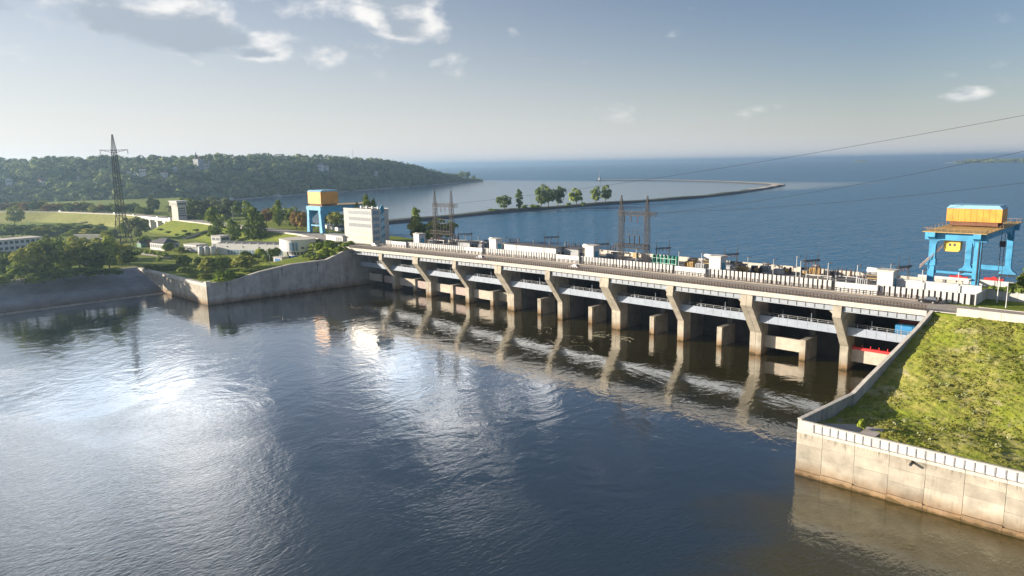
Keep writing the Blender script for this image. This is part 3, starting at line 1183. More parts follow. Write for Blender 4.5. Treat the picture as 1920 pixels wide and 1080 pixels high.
# power house block carrying the crest platform
mb = MB()
for (a, b) in zip(xs[:-1], xs[1:]):
    mb.box(a, b, 15.6, 48.5, -4, ZD + .1, (dz(a), dz(b)))
    mb.box(a, b, 12, 15.6, ZS, ZD + .1, (dz(a), dz(b)))
part('crest_platform', mb, mat('platform', (0.17, 0.155, 0.14), .9, .25, .2), dam)
mb = MB()
for (a, b) in zip(xs[:-1], xs[1:]):
    mb.box(a, b, 47.3, 48.9, ZD + .1, ZD + .7, (dz(a), dz(b)))
part('upstream_kerb', mb, CONC_D, dam)
mb = MB()
for (a, b) in zip(xs[:-1], xs[1:]):
    mb.box(a + 3, b - 2.5, 40.2, 40.7, ZD + .1, ZD + 2.0, (dz(a), dz(b)))
part('crane_rail_beam', mb, FASC, dam)
# road on the dam
mb = MB()
xr = xs + [262, 600]
for (a, b) in zip(xr[:-1], xr[1:]):
    mb.add([(a, -6.4, ZD + .02 + dz(a)), (b, -6.4, ZD + .02 + dz(b)), (b, 6.6, ZD + .02 + dz(b)), (a, 6.6, ZD + .02 + dz(a))], [(0, 1, 2, 3)])
struct('dam_road', mb, ASPH)
mb = MB()
x = -25
while x < 330:
    mb.add([(x, -.07, ZD + .026 + dz(x)), (x + 3, -.07, ZD + .026 + dz(x + 3)), (x + 3, .07, ZD + .026 + dz(x + 3)), (x, .07, ZD + .026 + dz(x))], [(0, 1, 2, 3)])
    x += 9
struct('road_markings', mb, MARK)
mb = MB()
mb.box(262, 400, 6.6, 7.0, 22.8, 23.05)
mb.box(253, 400, -7.0, -6.5, 22.8, 23.05)
struct('road_kerb', mb, CONC_L)

# deck railings, one per bay
post = MB().box(-.1, .1, -.1, .1, 0, 1.5)
pme = bpy.data.meshes.new('post')
pme.from_pydata(post.v, [], post.f)
pme.materials.append(RAIL)
for k, (a, b) in enumerate(zip(xs[:-1], xs[1:])):
    for side, (y, z0, nm, lab) in enumerate(((-8.38, ZD + .25, 'deck_railing', 'brown steel railing on the dam edge above the %s bay from the left' % ORD[k]),
                                             (7.1, ZD + .18, 'road_railing', 'thin brown guard rail below the white panel wall along the %s bay from the left' % ORD[k]))):
        t = thing(nm, lab, 'railing', (a, y, z0 + dz(a)), 'railings along the dam road')
        n = 27 if side == 0 else 12
        for q in range(n):
            x = (b - a) * (q + .5) / n
            o = link('post', pme, None, t)
            o.location = (x, 0, dz(a + x) - dz(a))
        mb = MB()
        d = dz(b) - dz(a)
        for h in ((1.36, .95, .5) if side == 0 else (1.2, .6)):
            mb.box(0.0, b - a - .02, -.04, .04, h, h + (.16 if side == 0 else .1), (0, d))
        part('rail', mb, RAIL, t, Vector((0, 0, 0)))

# ------------------------------------------------------------------ ribbed white wall along the road
wallY = 9.0
sec_right = [1.3 + 58.4 * k for k in range(5)]           # right ends of the plain stretches
edges = [-17.5] + sec_right + [260.5]
pan = MB().box(0, .98, -.16, .12, 0, 3.1)
panm = bpy.data.meshes.new('panel')
panm.from_pydata(pan.v, [], pan.f)
panm.materials.append(WPANEL)
for k in range(6):
    a, b = edges[k], edges[k + 1]
    t = thing('panel_wall', 'white ribbed panel wall beside the dam road, %s stretch from the left' % ORD[k], 'wall', (a, wallY, ZD + .1 + dz(a)), 'panel walls along the dam road')
    plain = b - 12.4 if k < 5 else b
    x = a + (.5 if k else 0)
    while x + 1.2 < plain:
        o = link('panel', panm, None, t)
        o.location = (x - a, 0, dz(x) - dz(a))
        x += 1.53
    mb = MB()
    for q in range(6):
        x0 = a + (plain - a) * q / 6
        x1 = a + (plain - a) * (q + 1) / 6
        mb.box(x0, x1, wallY + .6, wallY + .75, ZD + .1, ZD + 3.0, (dz(x0), dz(x1)))
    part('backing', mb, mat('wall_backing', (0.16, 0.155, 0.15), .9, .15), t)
    if k < 5:
        for q in range(4):
            x0 = plain + 12.4 * q / 4
            mb = MB()
            mb.box(x0 + .02, x0 + 3.08, wallY - 1.1, wallY - .9, ZD + .18, ZD + 3.15, (dz(x0), dz(x0 + 3)))
            part('plain_panel', mb, WHITE, t)
        mb = MB()
        mb.box(b - .05, b + .2, wallY - 1.1, wallY + .3, ZD + .18, ZD + 3.2, (dz(b), dz(b)))
        mb.box(plain - .2, plain, wallY - 1.1, wallY + .3, ZD + .18, ZD + 3.2, (dz(plain), dz(plain)))
        part('return_post', mb, GREY, t)
# wall corner and continuing wall at the right
t = thing('boundary_wall', 'pale blue shaded panel wall beyond the right end of the ribbed wall', 'wall', (262, 20, ZD))
for q in range(7):
    mb = MB()
    mb.box(260.4, 260.7, 9.2 + q * 1.9, 11.05 + q * 1.9, ZD, ZD + 3.1)
    part('panel', mb, WPANEL, t)
for q in range(30):
    mb = MB()
    mb.box(260.8 + q * 1.9, 262.62 + q * 1.9, 22.4, 22.6, ZD, ZD + 3.2)
    part('panel', mb, WPANEL, t)
mb = MB()
mb.box(237.5, 260.2, 17.6, 18.4, ZD, ZD + 4.0)
mb.box(237.5, 260.2, 17.3, 18.5, ZD + 4.0, ZD + 4.35)
single('crane_track_wall', mb, WHITE, 'low white track wall in front of the right gantry crane', 'wall')
mb = MB()
mb.box(236, 262, 45.2, 45.9, ZD, ZD + 2.2)
single('rear_track_wall', mb, WHITE, 'white rear track wall behind the right gantry crane by the water', 'wall')

# ------------------------------------------------------------------ crest equipment
# white stair houses
for k in range(5):
    x = 234.7 - 58.4 * (4 - k)
    y, z0 = 15.2, ZD + .1 + dz(x)
    t = thing('stair_house', 'tall white stair house behind the panel wall, %s from the left' % ORD[k], 'kiosk', (x, y, z0), 'stair houses on the dam crest')
    part('wall', MB().box(-2.3, 2.3, 0, 4.4, 0, 6.6), WHITE, t, Vector((0, 0, 0)))
    part('roof_slab', MB().box(-2.6, 2.6, -.3, 4.7, 6.6, 6.95), CONC_L, t, Vector((0, 0, 0)))
    d = part('door', MB().box(2.3, 2.36, 1.2, 3.4, 0, 4.4), mat('door_teal', (0.05, 0.30, 0.42), .5), t, Vector((0, 0, 0)))
    part('handle', MB().box(2.36, 2.42, 1.4, 1.6, 2.0, 2.2), DARK, d, Vector((0, 0, 0)))
    # white expansion tank on a frame behind each stair house
    t = thing('oil_tank', 'white cylindrical oil tank on legs beside the %s stair house from the left' % ORD[k], 'tank', (x - 4.5, y + 5, z0), 'oil tanks on the dam crest')
    part('vessel', MB().tube((-2.4, 0, 5.9), (2.4, 0, 5.9), .85, 14), WHITE, t, Vector((0, 0, 0)), True)
    for sx in (-1.6, 1.6):
        for sy in (-.6, .6):
            part('leg', MB().box(sx - .1, sx + .1, sy - .1, sy + .1, 0, 5.3), RUST, t, Vector((0, 0, 0)))
    part('platform', MB().box(-2.2, 2.2, -.9, .9, 3.2, 3.4).box(-2.2, 2.2, -.9, -.8, 4.2, 4.3), OCHRE, t, Vector((0, 0, 0)))


# lattice columns
def lattice(m_leg, m_br, parent, x, y, z0, z1, w0, w1, nseg, leg=.16, br=.08, off=(0, 0, 0)):
    c = [(-1, -1), (1, -1), (1, 1), (-1, 1)]
    for (sx, sy) in c:
        b = MB().beam((x + sx * w0 / 2, y + sy * w0 / 2, z0), (x + sx * w1 / 2, y + sy * w1 / 2, z1), leg)
        part('leg', b, m_leg, parent, Vector(off))
    b = MB()
    for k in range(nseg):
        t0, t1 = k / nseg, (k + 1) / nseg
        za, zb = z0 + (z1 - z0) * t0, z0 + (z1 - z0) * t1
        wa, wb = w0 + (w1 - w0) * t0, w0 + (w1 - w0) * t1
        P = [(x + sx * wa / 2, y + sy * wa / 2, za) for sx, sy in c]
        Q = [(x + sx * wb / 2, y + sy * wb / 2, zb) for sx, sy in c]
        for i in range(4):
            j = (i + 1) % 4
            b.beam(P[i], Q[j], br)
            b.beam(P[j], Q[i], br)
            b.beam(Q[i], Q[j], br)
    return part('bracing', b, m_br, parent, Vector(off))


def truss(m_, parent, p, q, w, n, name, off=(0, 0, 0), r=.12, br=.07):
    p, q = Vector(p), Vector(q)
    d = (q - p)
    u = d.normalized().cross(Vector((0, 0, 1))).normalized() * (w / 2)
    v = Vector((0, 0, w / 2))
    b = MB()
    cs = [u + v, -u + v, -u - v, u - v]
    for c in cs:
        b.beam(p + c, q + c, r)
    for k in range(n):
        a0, a1 = p + d * k / n, p + d * (k + 1) / n
        for i in range(4):
            b.beam(a0 + cs[i], a1 + cs[(i + 1) % 4], br)
            b.beam(a0 + cs[(i + 1) % 4], a1 + cs[i], br)
    return part(name, b, m_, parent, Vector(off))


GANTRY = []
for (xa, xb, lab) in ((13.5, 26.5, 'tall rusty twin-mast line gantry near the admin block'), (132, 144.5, 'tall rusty twin-mast line gantry in the middle of the dam crest')):
    y, z0 = 18.5, ZD + .1 + dz(xa)
    t = thing('line_gantry', lab, 'gantry', ((xa + xb) / 2, y, z0), 'line gantries on the dam crest')
    zt = ztop(xb, y, proj((xb, y, 24))[1] - (128 if xa > 100 else 92)) - z0
    if xa > 100:
        zt = ztop(132, y, 366) - z0
    else:
        zt = ztop(20, y, 357) - z0
    zc = zt * .745
    for x in (xa - (xa + xb) / 2, xb - (xa + xb) / 2):
        lattice(RUST, RUST, t, x, 0, 0, zc + 1, 1.9, 1.5, 11, .17, .075)
        lattice(RUST, RUST, t, x, 0, zc + 1, zt, 1.3, .25, 5, .12, .06)
        part('foot', MB().box(x - 1.4, x + 1.4, -1.4, 1.4, 0, .6), CONC_L, t, Vector((0, 0, 0)))
    h = (xb - xa) / 2
    truss(RUST, t, (-h - 1.5, 0, zc), (h + 4.2, 0, zc), 1.5, 12, 'crossbeam', r=.16, br=.1)
    truss(RUST, t, (-h - 3.5, 0, zt * .27), (h + 1.0, 0, zt * .27), 1.5, 10, 'lower_beam', r=.18, br=.11)
    b = MB().box(-h - 1, h, -1.6, 1.6, zt * .27 + .8, zt * .27 + .95)
    part('platform', b, RUST, t, Vector((0, 0, 0)))
    for q in range(3):
        x = -2.2 + q * 2.4
        sw = part('disconnector', MB().tube((x, 0, zt * .27 + .9), (x, 0, zt * .27 + 4.6), .22, 8).box(x - 1.0, x + 1.0, -.08, .08, zt * .27 + 4.6, zt * .27 + 4.8).box(x - 1.0, x - .85, -.08, .08, zt * .27 + 4.8, zt * .27 + 6.8).box(x - 1, x + .9, -.06, .06, zt * .27 + 6.7, zt * .27 + 6.9), DARK, t, Vector((0, 0, 0)))
    for q in range(4):
        x = -h + 1.5 + q * 3.2
        part('insulator_string', MB().tube((x, 0, zc - .7), (x + .1, 0, zc - 3.6), .16, 6), INSUL, t, Vector((0, 0, 0)))
    for q in range(6):
        x = -h + q * 2.4
        part('spike', MB().tube((x, 0, zc + .7), (x, 0, zc + 2.1), .06, 5), RUST, t, Vector((0, 0, 0)))
    GANTRY.append((xa, xb, y, z0, zc, zt))

# small portal frames along the upstream side
for k, (pa, pb, py) in enumerate(((859, 884, 432), (1021, 1046, 437), (1117, 1140, 450), (1231, 1255, 457), (1359, 1382, 468), (1511, 1534, 479), (1686, 1705, 490))):
    A, B = atY(pa, py + 2, 27), atY(pb, py, 27)
    z0 = ZD + .1 + dz(A.x)
    h = (A.z + B.z) / 2 - z0
    w = B.x - A.x
    yb = 27 + 6
    w2 = atY(pb, py, yb).x - A.x
    t = thing('busbar_portal', 'slim steel busbar portal on the dam crest, %s from the left' % ORD[k], 'portal', (A.x, 27, z0), 'busbar portals on the dam crest')
    for (x, y) in ((0, 0), (w2, 6)):
        part('post', MB().tube((x - .3, y, 0), (x, y, h + 1.6), .13, 6, .06).tube((x + .3, y, 0), (x, y, h), .13, 6, .08), RUST, t, Vector((0, 0, 0)))
    truss(DARK if k % 2 else RUST, t, (-.5, 0, h - 2.0), (w2 + .8, 6, h - 2.0), .5, 9, 'crossbar', r=.12, br=.07)
    for q in range(3):
        f_ = (q + .7) / 3.4
        part('insulator', MB().tube((w2 * f_, 6 * f_, h - 2.3), (w2 * f_, 6 * f_, h - 3.4), .16, 6), INSUL, t, Vector((0, 0, 0)))

# floodlight masts
LP = [(872.5, 440.3, 38), (896.5, 442.4, 38), (920.6, 444.6, 38), (945.8, 445.7, 38), (971, 448, 38), (999.7, 451, 38), (1029.5, 453, 38), (1058.7, 455, 30), (1092, 458, 38), (1193, 468, 14), (1273, 472, 14),
      (1316, 474.6, 14), (1402.7, 482, 30), (1450.8, 486, 24), (1494.5, 480, 14), (1502, 489, 14), (1553.4, 493, 14), (1608.3, 497, 14), (1671, 494.4, 30), (1730.5, 506, 17), (1798, 511, 17), (1874, 520, 17)]
for k, (px, py, y) in enumerate(LP):
    T = atY(px, py, y)
    z0 = ZD + .1 + dz(T.x)
    h = T.z - z0
    t = thing('floodlight_mast', 'pale floodlight mast on the dam crest, %s from the left' % ORD[k], 'lamp post', (T.x, y, z0), 'floodlight masts along the dam')
    part('mast', MB().tube((0, 0, 0), (0, 0, h), .17 if y < 20 else .12, 8, .09), WHITE if y < 20 else GALV, t, Vector((0, 0, 0)))
    part('arm', MB().box(-.05, .9, -.05, .05, h - .15, h), GALV, t, Vector((0, 0, 0)))
    part('lamp_head', MB().prism([(.3, h - .35), (1.2, h - .1), (1.1, h + .2), (.2, h + .05)], 'y', -.35, .35), DARK, t, Vector((0, 0, 0)))


# transformers and switchgear
def transformer(x, y, m_, lab, s=1.0):
    z0 = ZD + .1 + dz(x)
    t = thing('transformer', lab, 'transformer', (x, y, z0), 'transformers on the dam crest')
    O = Vector((0, 0, 0))
    part('plinth', MB().box(-3 * s, 3 * s, -1.7 * s, 1.7 * s, 0, .5), CONC_L, t, O)
    part('tank', MB().box(-2.2 * s, 2.2 * s, -1.1 * s, 1.1 * s, .5, 3.4 * s), m_, t, O)
    for q in range(6):
        xx = (-2.2 + q * .82) * s
        part('radiator_fin', MB().box(xx, xx + .4 * s, -1.75 * s, -1.1 * s, .8, 3.1 * s), m_, t, O)
    for q in range(3):
        xx = (-1.3 + q * 1.3) * s
        part('bushing', MB().tube((xx, 0, 3.4 * s), (xx, 0, 5.0 * s), .24 * s, 8, .1 * s), INSUL, t, O)
    part('conservator', MB().tube((-1.6 * s, .7 * s, 4.2 * s), (1.6 * s, .7 * s, 4.2 * s), .45 * s, 10), GREY, t, O, True)
    return t


tspots = [(42, 24, GREY, 'grey transformer with fins right of the left line gantry'), (76, 30, GREY, 'grey transformer behind the white switch houses'), (104.5, 23, OCHRE, 'ochre transformer left of the third stair house'),
          (124, 24, GREY, 'grey transformer between third stair house and middle gantry'), (167, 22, GREY, 'grey transformer just left of the fourth stair house'), (183, 24, OCHRE, 'ochre transformer just right of the fourth stair house'),
          (189, 30, GREY, 'grey transformer beside the fifth busbar portal'), (226, 22, GREY, 'grey transformer just left of the rightmost stair house'), (205, 36, OCHRE, 'ochre transformer near the upstream edge right of the fourth stair house'),
          (161, 24, OCHRE, 'ochre transformer right of the green radiator bank'), (1, 26, GREY, 'grey transformer behind the leftmost stair house'), (36, 33, GREY, 'grey transformer at the upstream side near the left gantry')]
for (x, y, m_, lab) in tspots:
    transformer(x, y, m_, lab, .8)
# green radiator bank
t = thing('radiator_bank', 'bright green row of oil coolers with a pale pipe frame on the dam crest', 'cooler', (151.5, 21, ZD + .1))
O = Vector((0, 0, 0))
for q in range(7):
    part('cooler', MB().tube((-5 + q * 1.75, 0, .6), (-5 + q * 1.75, 0, 4.3), .82, 10, .7).tube((-5 + q * 1.75, 0, 4.3), (-5 + q * 1.75, 0, 4.9), .7, 10, .2), TEAL, t, O)
for q in range(5):
    part('frame_post', MB().box(-5.9 + q * 2.9, -5.75 + q * 2.9, -1.4, -1.25, 0, 3.6), GALV, t, O)
part('frame_rail', MB().box(-5.9, 5.9, -1.42, -1.2, 3.5, 3.7).box(-5.9, 5.9, -1.42, -1.2, 1.6, 1.8), mat('pale_green', (.35, .55, .45), .6), t, O)
# switch houses
for (xa, xb, y, h, m_, lab, nm) in ((66, 88, 16.5, 4.6, WHITE, 'long low white switch house with dark roof right of the second stair house', 'switch_house'), (88.6, 99.5, 15.0, 4.5, WHITE, 'short white switch house adjoining the long one', 'switch_house'),
                                    (100.6, 109, 19, 4.0, GREY, 'blue-grey shed at the right end of the switch houses', 'shed'), (29, 38, 20, 3.4, GREY, 'small grey shed below the left line gantry', 'shed')):
    z0 = ZD + .1 + dz(xa)
    t = thing(nm, lab, 'building', ((xa + xb) / 2, y, z0), 'small buildings on the dam crest')
    w = (xb - xa) / 2
    part('wall', MB().box(-w, w, 0, 7, 0, h), m_, t, O)
    part('roof', MB().box(-w - .3, w + .3, -.3, 7.3, h, h + .3), ROOFD, t, O)
    for q in range(2):
        part('door', MB().box(w, w + .05, 1 + q * 3, 2.6 + q * 3, 0, 2.6), DARK, t, O)
    part('drain_pipe', MB().box(-w * .3, -w * .3 + .15, -.15, 0, 0, h), GREY, t, O)
# rows of post insulators and breakers
k = 0
for (x0, n, y, lab) in ((46, 6, 40, 'near the left stair houses'), (88, 7, 36, 'behind the switch houses'), (112, 5, 38, 'left of the middle gantry'), (207, 6, 24, 'left of the rightmost stair house'), (216, 5, 27, 'close to the rightmost stair house'), (-4, 6, 32, 'beside the admin block'), (4, 5, 38, 'behind the leftmost stair house')):
    t = thing('breaker_row', 'row of dark post insulators on a steel frame ' + lab, 'switchgear', (x0, y, ZD + .1 + dz(x0)), 'switchgear rows on the dam crest')
    part('frame', MB().box(-.6, n * 1.4, -.25, .25, 1.9, 2.15), GALV, t, O)
    for q in range(3):
        xx = -.4 + q * (n * 1.4 - .2) / 2
        part('frame_leg', MB().box(xx - .12, xx + .12, -.2, .2, 0, 1.9), GALV, t, O)
    for q in range(n):
        part('insulator', MB().tube((q * 1.4, 0, 2.15), (q * 1.4, 0, 4.5), .28, 8, .18).tube((q * 1.4, 0, 4.5), (q * 1.4, 0, 4.8), .1, 6), INSUL if q % 2 else DARK, t, O)
# cable drums and crates
for k, (px, py, m_, nm, lab) in enumerate(((1296, 499, OCHRE, 'cable_drum', 'ochre cable drum right of the green coolers'), (1420, 512, OCHRE, 'cable_drum', 'ochre cable drum between fourth and fifth stair houses'), (1476, 513, OCHRE, 'cable_drum', 'rusty cable drum on the crest right of centre'),
                                           (1390, 508, GREY, 'cable_drum', 'grey cable drum right of the fourth stair house'))):
    p = at(px, py, ZD + .2)
    t = thing(nm, lab, 'drum', (p.x, p.y, ZD + .1))
    part('core', MB().tube((-1.0, 0, 1.3), (1.0, 0, 1.3), .8, 12), m_, t, O)
    for s in (-1, 1):
        part('flange', MB().tube((s * 1.0, 0, 1.3), (s * 1.15, 0, 1.3), 1.3, 16), RUST, t, O)
kc = -1
for k in range(26):
    x = -8 + k * 9.6 + random.uniform(-2, 2)
    if 62 < x < 112:
        continue
    y = random.uniform(30, 38)
    w, d_, h = random.uniform(.8, 2.2), random.uniform(.6, 1.2), random.uniform(1.2, 2.6)
    m_ = random.choice([GREY, CONC_L, OCHRE, STEELB, WHITE, CONC_D])
    kc += 1
    t = thing('control_cabinet', '%s control cabinet on the dam crest, %s from the left' % ({'equipment_grey': 'grey', 'concrete_light': 'beige', 'ochre_steel': 'ochre', 'pale_blue_steel': 'pale blue', 'white_paint': 'white', 'concrete_dark': 'dark'}[m_.name], ORD[kc]), 'cabinet', (x, y, ZD + .1 + dz(x)), 'control cabinets on the dam crest')
    part('body', MB().box(-w, w, -d_, d_, .15, h), m_, t, O)
    part('cap', MB().box(-w - .1, w + .1, -d_ - .1, d_ + .1, h, h + .12), GREY, t, O)
    part('plinth', MB().box(-w - .1, w + .1, -d_ - .1, d_ + .1, 0, .15), CONC_L, t, O)


# ------------------------------------------------------------------ gantry cranes
def crane(x0, x1, y0, y1, z0, zd, house, lab, houselab, mirror=False):
    """legs at the four corners, deck beams at zd, machinery house box"""
    t = thing('gantry_crane', lab, 'crane', ((x0 + x1) / 2, (y0 + y1) / 2, z0))
    lw = .9
    for x in (x0, x1):
        for y in (y0, y1):
            s = 1 if x == x0 else -1
            b = MB()
            b.box(x - lw, x + lw, y - .75, y + .75, z0 + 3.4, zd - 2.4)
            # flared foot
            b.prism([(x - lw - 1.7, z0 + .9), (x + lw + 1.7, z0 + .9), (x + lw + 1.7, z0 + 1.4), (x + lw + .5, z0 + 2.2), (x + lw, z0 + 3.4), (x - lw, z0 + 3.4), (x - lw - .5, z0 + 2.2), (x - lw - 1.7, z0 + 1.4)], 'y', y - .9, y + .9)
            lg = part('leg', b, BLUE, t)
            for w_ in (-1.9, -.7, .7, 1.9):
                part('wheel', MB().tube((x + w_, y - .3, z0 + .5), (x + w_, y + .3, z0 + .5), .5, 12), DARK, lg)
    for y in (y0, y1):
        b = MB().box(x0 - 2.2, x1 + 2.2, y - 1.1, y + 1.1, zd - 2.4, zd)
        for x, s in ((x0 + lw, 1), (x1 - lw, -1)):
            b.prism([(x, zd - 2.4), (x + s * 1.6, zd - 2.4), (x + s * .5, zd - 2.9), (x, zd - 4.2)], 'y', y - .85, y + .85)
        part('cross_girder', b, BLUE, t)
        part('tie_beam', MB().box(x0 + lw, x1 - lw, y - .3, y + .3, z0 + 6.0, z0 + 6.7) if y == y0 else MB().box(x0 + lw, x1 - lw, y - .5, y + .5, z0 + 2.0, z0 + 3.6), BLUE, t)
    for x in (x0, x1):
        b = MB()
        b.prism([(y0 - 3.0, zd), (y1 + 3.0, zd), (y1 + 3.0, zd - 1.2), (y1 + 1, zd - 2.3), (y0 - 1, zd - 2.3), (y0 - 3.0, zd - 1.4)], 'x', x - 1.0, x + 1.0)
        b.prism([(y1 - .9, zd - 2.3), (y1 - .9, zd - 6.0), (y1 - 2.4, zd - 4.0), (y1 - 7, zd - 2.4)], 'x', x - .6, x + .6)
        part('main_girder', b, BLUE, t)
    part('deck', MB().box(x0 - 2.5, x1 + 2.5, y0 - 3.1, y1 + 3.1, zd + .02, zd + .25), OCHRE, t)
    b = MB()
    ya, yb = y0 - 3, y1 + 3
    for x in (x0 - 2.4, x1 + 2.4):
        b.box(x - .04, x + .04, ya, yb, zd + 1.25, zd + 1.33)
        for q in range(13):
            yy = ya + (yb - ya) * q / 12
            b.box(x - .04, x + .04, yy - .04, yy + .04, zd + .25, zd + 1.3)
    for yy in (ya, yb):
        b.box(x0 - 2.4, x1 + 2.4, yy - .04, yy + .04, zd + 1.25, zd + 1.33)
        for q in range(11):
            x = x0 - 2.4 + (x1 - x0 + 4.8) * q / 10
            b.box(x - .04, x + .04, yy - .04, yy + .04, zd + .25, zd + 1.3)
    part('deck_railing', b, mat('rail_ochre', (.35, .22, .10), .7), t)
    hx0, hx1, hy0, hy1, hh = house
    for x, y in ((x1 + lw + .1, y0), (x0 - lw - .1, y1)):       # ladders on two legs
        lad = MB()
        for s_ in (-.35, .35):
            lad.box(x - .04, x + .04, y + s_ - .04, y + s_ + .04, z0 + 2.5, zd - .2)
        for q in range(int((zd - z0 - 3) / .5)):
            lad.box(x - .03, x + .03, y - .35, y + .35, z0 + 2.6 + q * .5, z0 + 2.66 + q * .5)
        part('ladder', lad, GALV, t)
    for y in (y0 - .8, y1 - .8):
        for x in (x0, x1):
            for q in range(4):
                part('leg_seam', MB().box(x - lw - .03, x + lw + .03, y - .02, y + 1.62, z0 + 4.5 + q * 3.1, z0 + 4.62 + q * 3.1), BLUE, t)
    part('cable_tray', MB().box(x1 + .2, x1 + .5, y0 - .95, y0 - .76, z0 + 3, zd - 2.4), DARK, t)
    tr_ = part('trolley_frame', MB().box(hx0 + 1, hx1 - 1, hy0 + .5, hy0 + 1.4, zd + .6, zd + 1.9).box(hx0 + 1, hx1 - 1, hy1 - 1.4, hy1 - .5, zd + .6, zd + 1.9).box(hx0 + 2, hx1 - 2, hy0 + 1.4, hy1 - 1.4, zd + 1.2, zd + 1.9), mat('trolley_rust', (.16, .07, .04), .7), t)
    for x in (hx0 + 2, hx1 - 2):
        for y in (hy0 + 1, hy1 - 1):
            part('trolley_wheel', MB().tube((x - .3, y, zd + .65), (x + .3, y, zd + .65), .42, 12), DARK, tr_)
    zb = zd + 1.9
    hs = part('machine_house', MB().box(hx0, hx1, hy0, hy1, zb, zb + hh), ORANGE, t)
    rf = MB().prism([(hx0 - .15, zb + hh), (hx1 + .15, zb + hh), (hx1 - .9, zb + hh + 1.1), (hx0 + .9, zb + hh + 1.1)], 'y', hy0 - .15, hy1 + .15)
    part('roof', rf, ROOFB, hs)
    n = 9
    for q in range(1, n):
        x = hx0 + (hx1 - hx0) * q / n
        part('cladding_seam', MB().box(x - .05, x + .05, hy0 - .05, hy0, zb + .1, zb + hh - .1), ORANGE, hs)
    return t


CR_F = (at(1742, 536, ZD + .3), at(1838, 550, ZD + .3))
yn = 26.0
xa = atY(1748, 480, yn).x
xb = atY(1833, 480, yn).x
zdk = ztop(xa, yn - 2, 435)
yf = atX(1890, 500, xb).y
hy = (yn + (yf - yn) * .42, yn + (yf - yn) * .42 + 8)
hxa = atY(1774, 412, hy[0]).x
hxb = atY(1878, 414, hy[0]).x
hh = atY(1774, 392, hy[0]).z - atY(1774, 416, hy[0]).z
cr = crane(xa, xb, yn, yf, ZD + .1, zdk, (hxa, hxb, hy[0], hy[1], hh), 'blue gantry crane with orange machine house at the right end of the dam', '')
# operator cabin and boom of the right crane
b = MB()
cx = atY(1787, 460, yn + 2).x
cz = atY(1787, 460, yn + 2).z
part('operator_cabin', MB().prism([(cx - 2.2, cz - 1.2), (cx - 1.7, cz - 1.8), (cx + 1.7, cz - 1.8), (cx + 2.2, cz - 1.2), (cx + 2.2, cz + 1.8), (cx - 2.2, cz + 1.8)], 'y', yn + .8, yn + 3.6), YELLOW, cr)
for s in (-.9, .35):
    part('cabin_window', MB().box(cx + s, cx + s + .6, yn + .74, yn + .8, cz - .1, cz + .7), GLASS, cr)
part('cabin_hanger', MB().box(cx - 1.6, cx - 1.4, yn + 2, yn + 2.2, cz + 1.8, zdk - .2).box(cx + 1.4, cx + 1.6, yn + 2, yn + 2.2, cz + 1.8, zdk - .2), BLUE, cr)
truss(mat('boom_pink', (.45, .33, .28), .7), cr, Vector((cx - 2.4, yn + .6, cz)) - cr.location, Vector((xa - 2.8, yn - 2.0, cz - 6.8)) - cr.location, .7, 9, 'access_stair', r=.09, br=.05)
for s in (0, .9):
    part('hoist_rope', MB().tube((xb + 4 + s, yn + 9, ZD + 2), (xb + 4 + s, yn + 9, zdk), .09, 6), DARK, cr)
part('hook_block', MB().box(xb + 3.7, xb + 5.2, yn + 8.6, yn + 9.4, zdk - 4.5, zdk - 2.8), DARK, cr)
b = MB().prism([(xa - 1.2, ZD + 9.5), (xa - 1.9, ZD + 8.2), (xa + 1.2, ZD + 8.4), (xa + 1.2, ZD + 10.5)], 'y', yn - 1.0, yn + .9)
part('leg_bracket', b, BLUE, cr)
# red pump sets standing under the crane
for k, (px, py, lab) in enumerate(((1796, 528, 'red pump set on a skid under the right gantry crane'), (1862, 532, 'red pump set beside the right leg of the right gantry crane'))):
    p = at(px, py, ZD + .2)
    t = thing('pump_set', lab, 'machine', (p.x, p.y, ZD + .1))
    part('skid', MB().box(-3.4, 3.4, -1, 1, 0, .5), RED, t, O)
    part('motor', MB().tube((-2.6, 0, 1.3), (-.4, 0, 1.3), .75, 12), RED, t, O)
    part('casing', MB().tube((.2, -.6, 1.4), (.2, .6, 1.4), 1.1, 14).box(1.2, 2.8, -.6, .6, .5, 1.9), RED, t, O)
    part('coupling', MB().tube((-.4, 0, 1.3), (.3, 0, 1.3), .3, 10), WHITE, t, O)

# left crane: seen from its narrow end, girder running upstream
z0 = ZR + .1
y0L = 26.0
A = atY(582, 420, y0L)
B = atY(603, 420, y0L)
zdL = atY(580, 386, y0L).z
hA, hB = atY(578, 384, y0L - 1), atY(602, 384, y0L - 1)
hhL = atY(590, 362, y0L - 1).z - hA.z
crL = thing('gantry_crane', 'blue portal crane with pale orange machine house behind trees on the left bank', 'crane', ((A.x + B.x) / 2, y0L, z0))
y1L = y0L + 40
for y in (y0L, y1L):
    for x, s in ((A.x, 1), (B.x, -1)):
        b = MB().prism([(x - 1.5 - s * 1.0, z0 + .9), (x + 1.5 - s * 1.0, z0 + .9), (x + 1.2, zdL - 2.6), (x - 1.2, zdL - 2.6)], 'y', y - 1.2, y + 1.2)
        lg = part('leg', b, BLUE, crL)
        for w_ in (-1, 1):
            part('wheel', MB().tube((x + w_ - s, y - .3, z0 + .5), (x + w_ - s, y + .3, z0 + .5), .5, 12), DARK, lg)
    part('end_beam', MB().box(A.x - 1.8, B.x + 1.8, y - 1.3, y + 1.3, zdL - 2.6, zdL), BLUE, crL)
    part('sill_beam', MB().box(A.x - .8, B.x + .8, y - .5, y + .5, z0 + 5.2, z0 + 6.0), BLUE, crL)
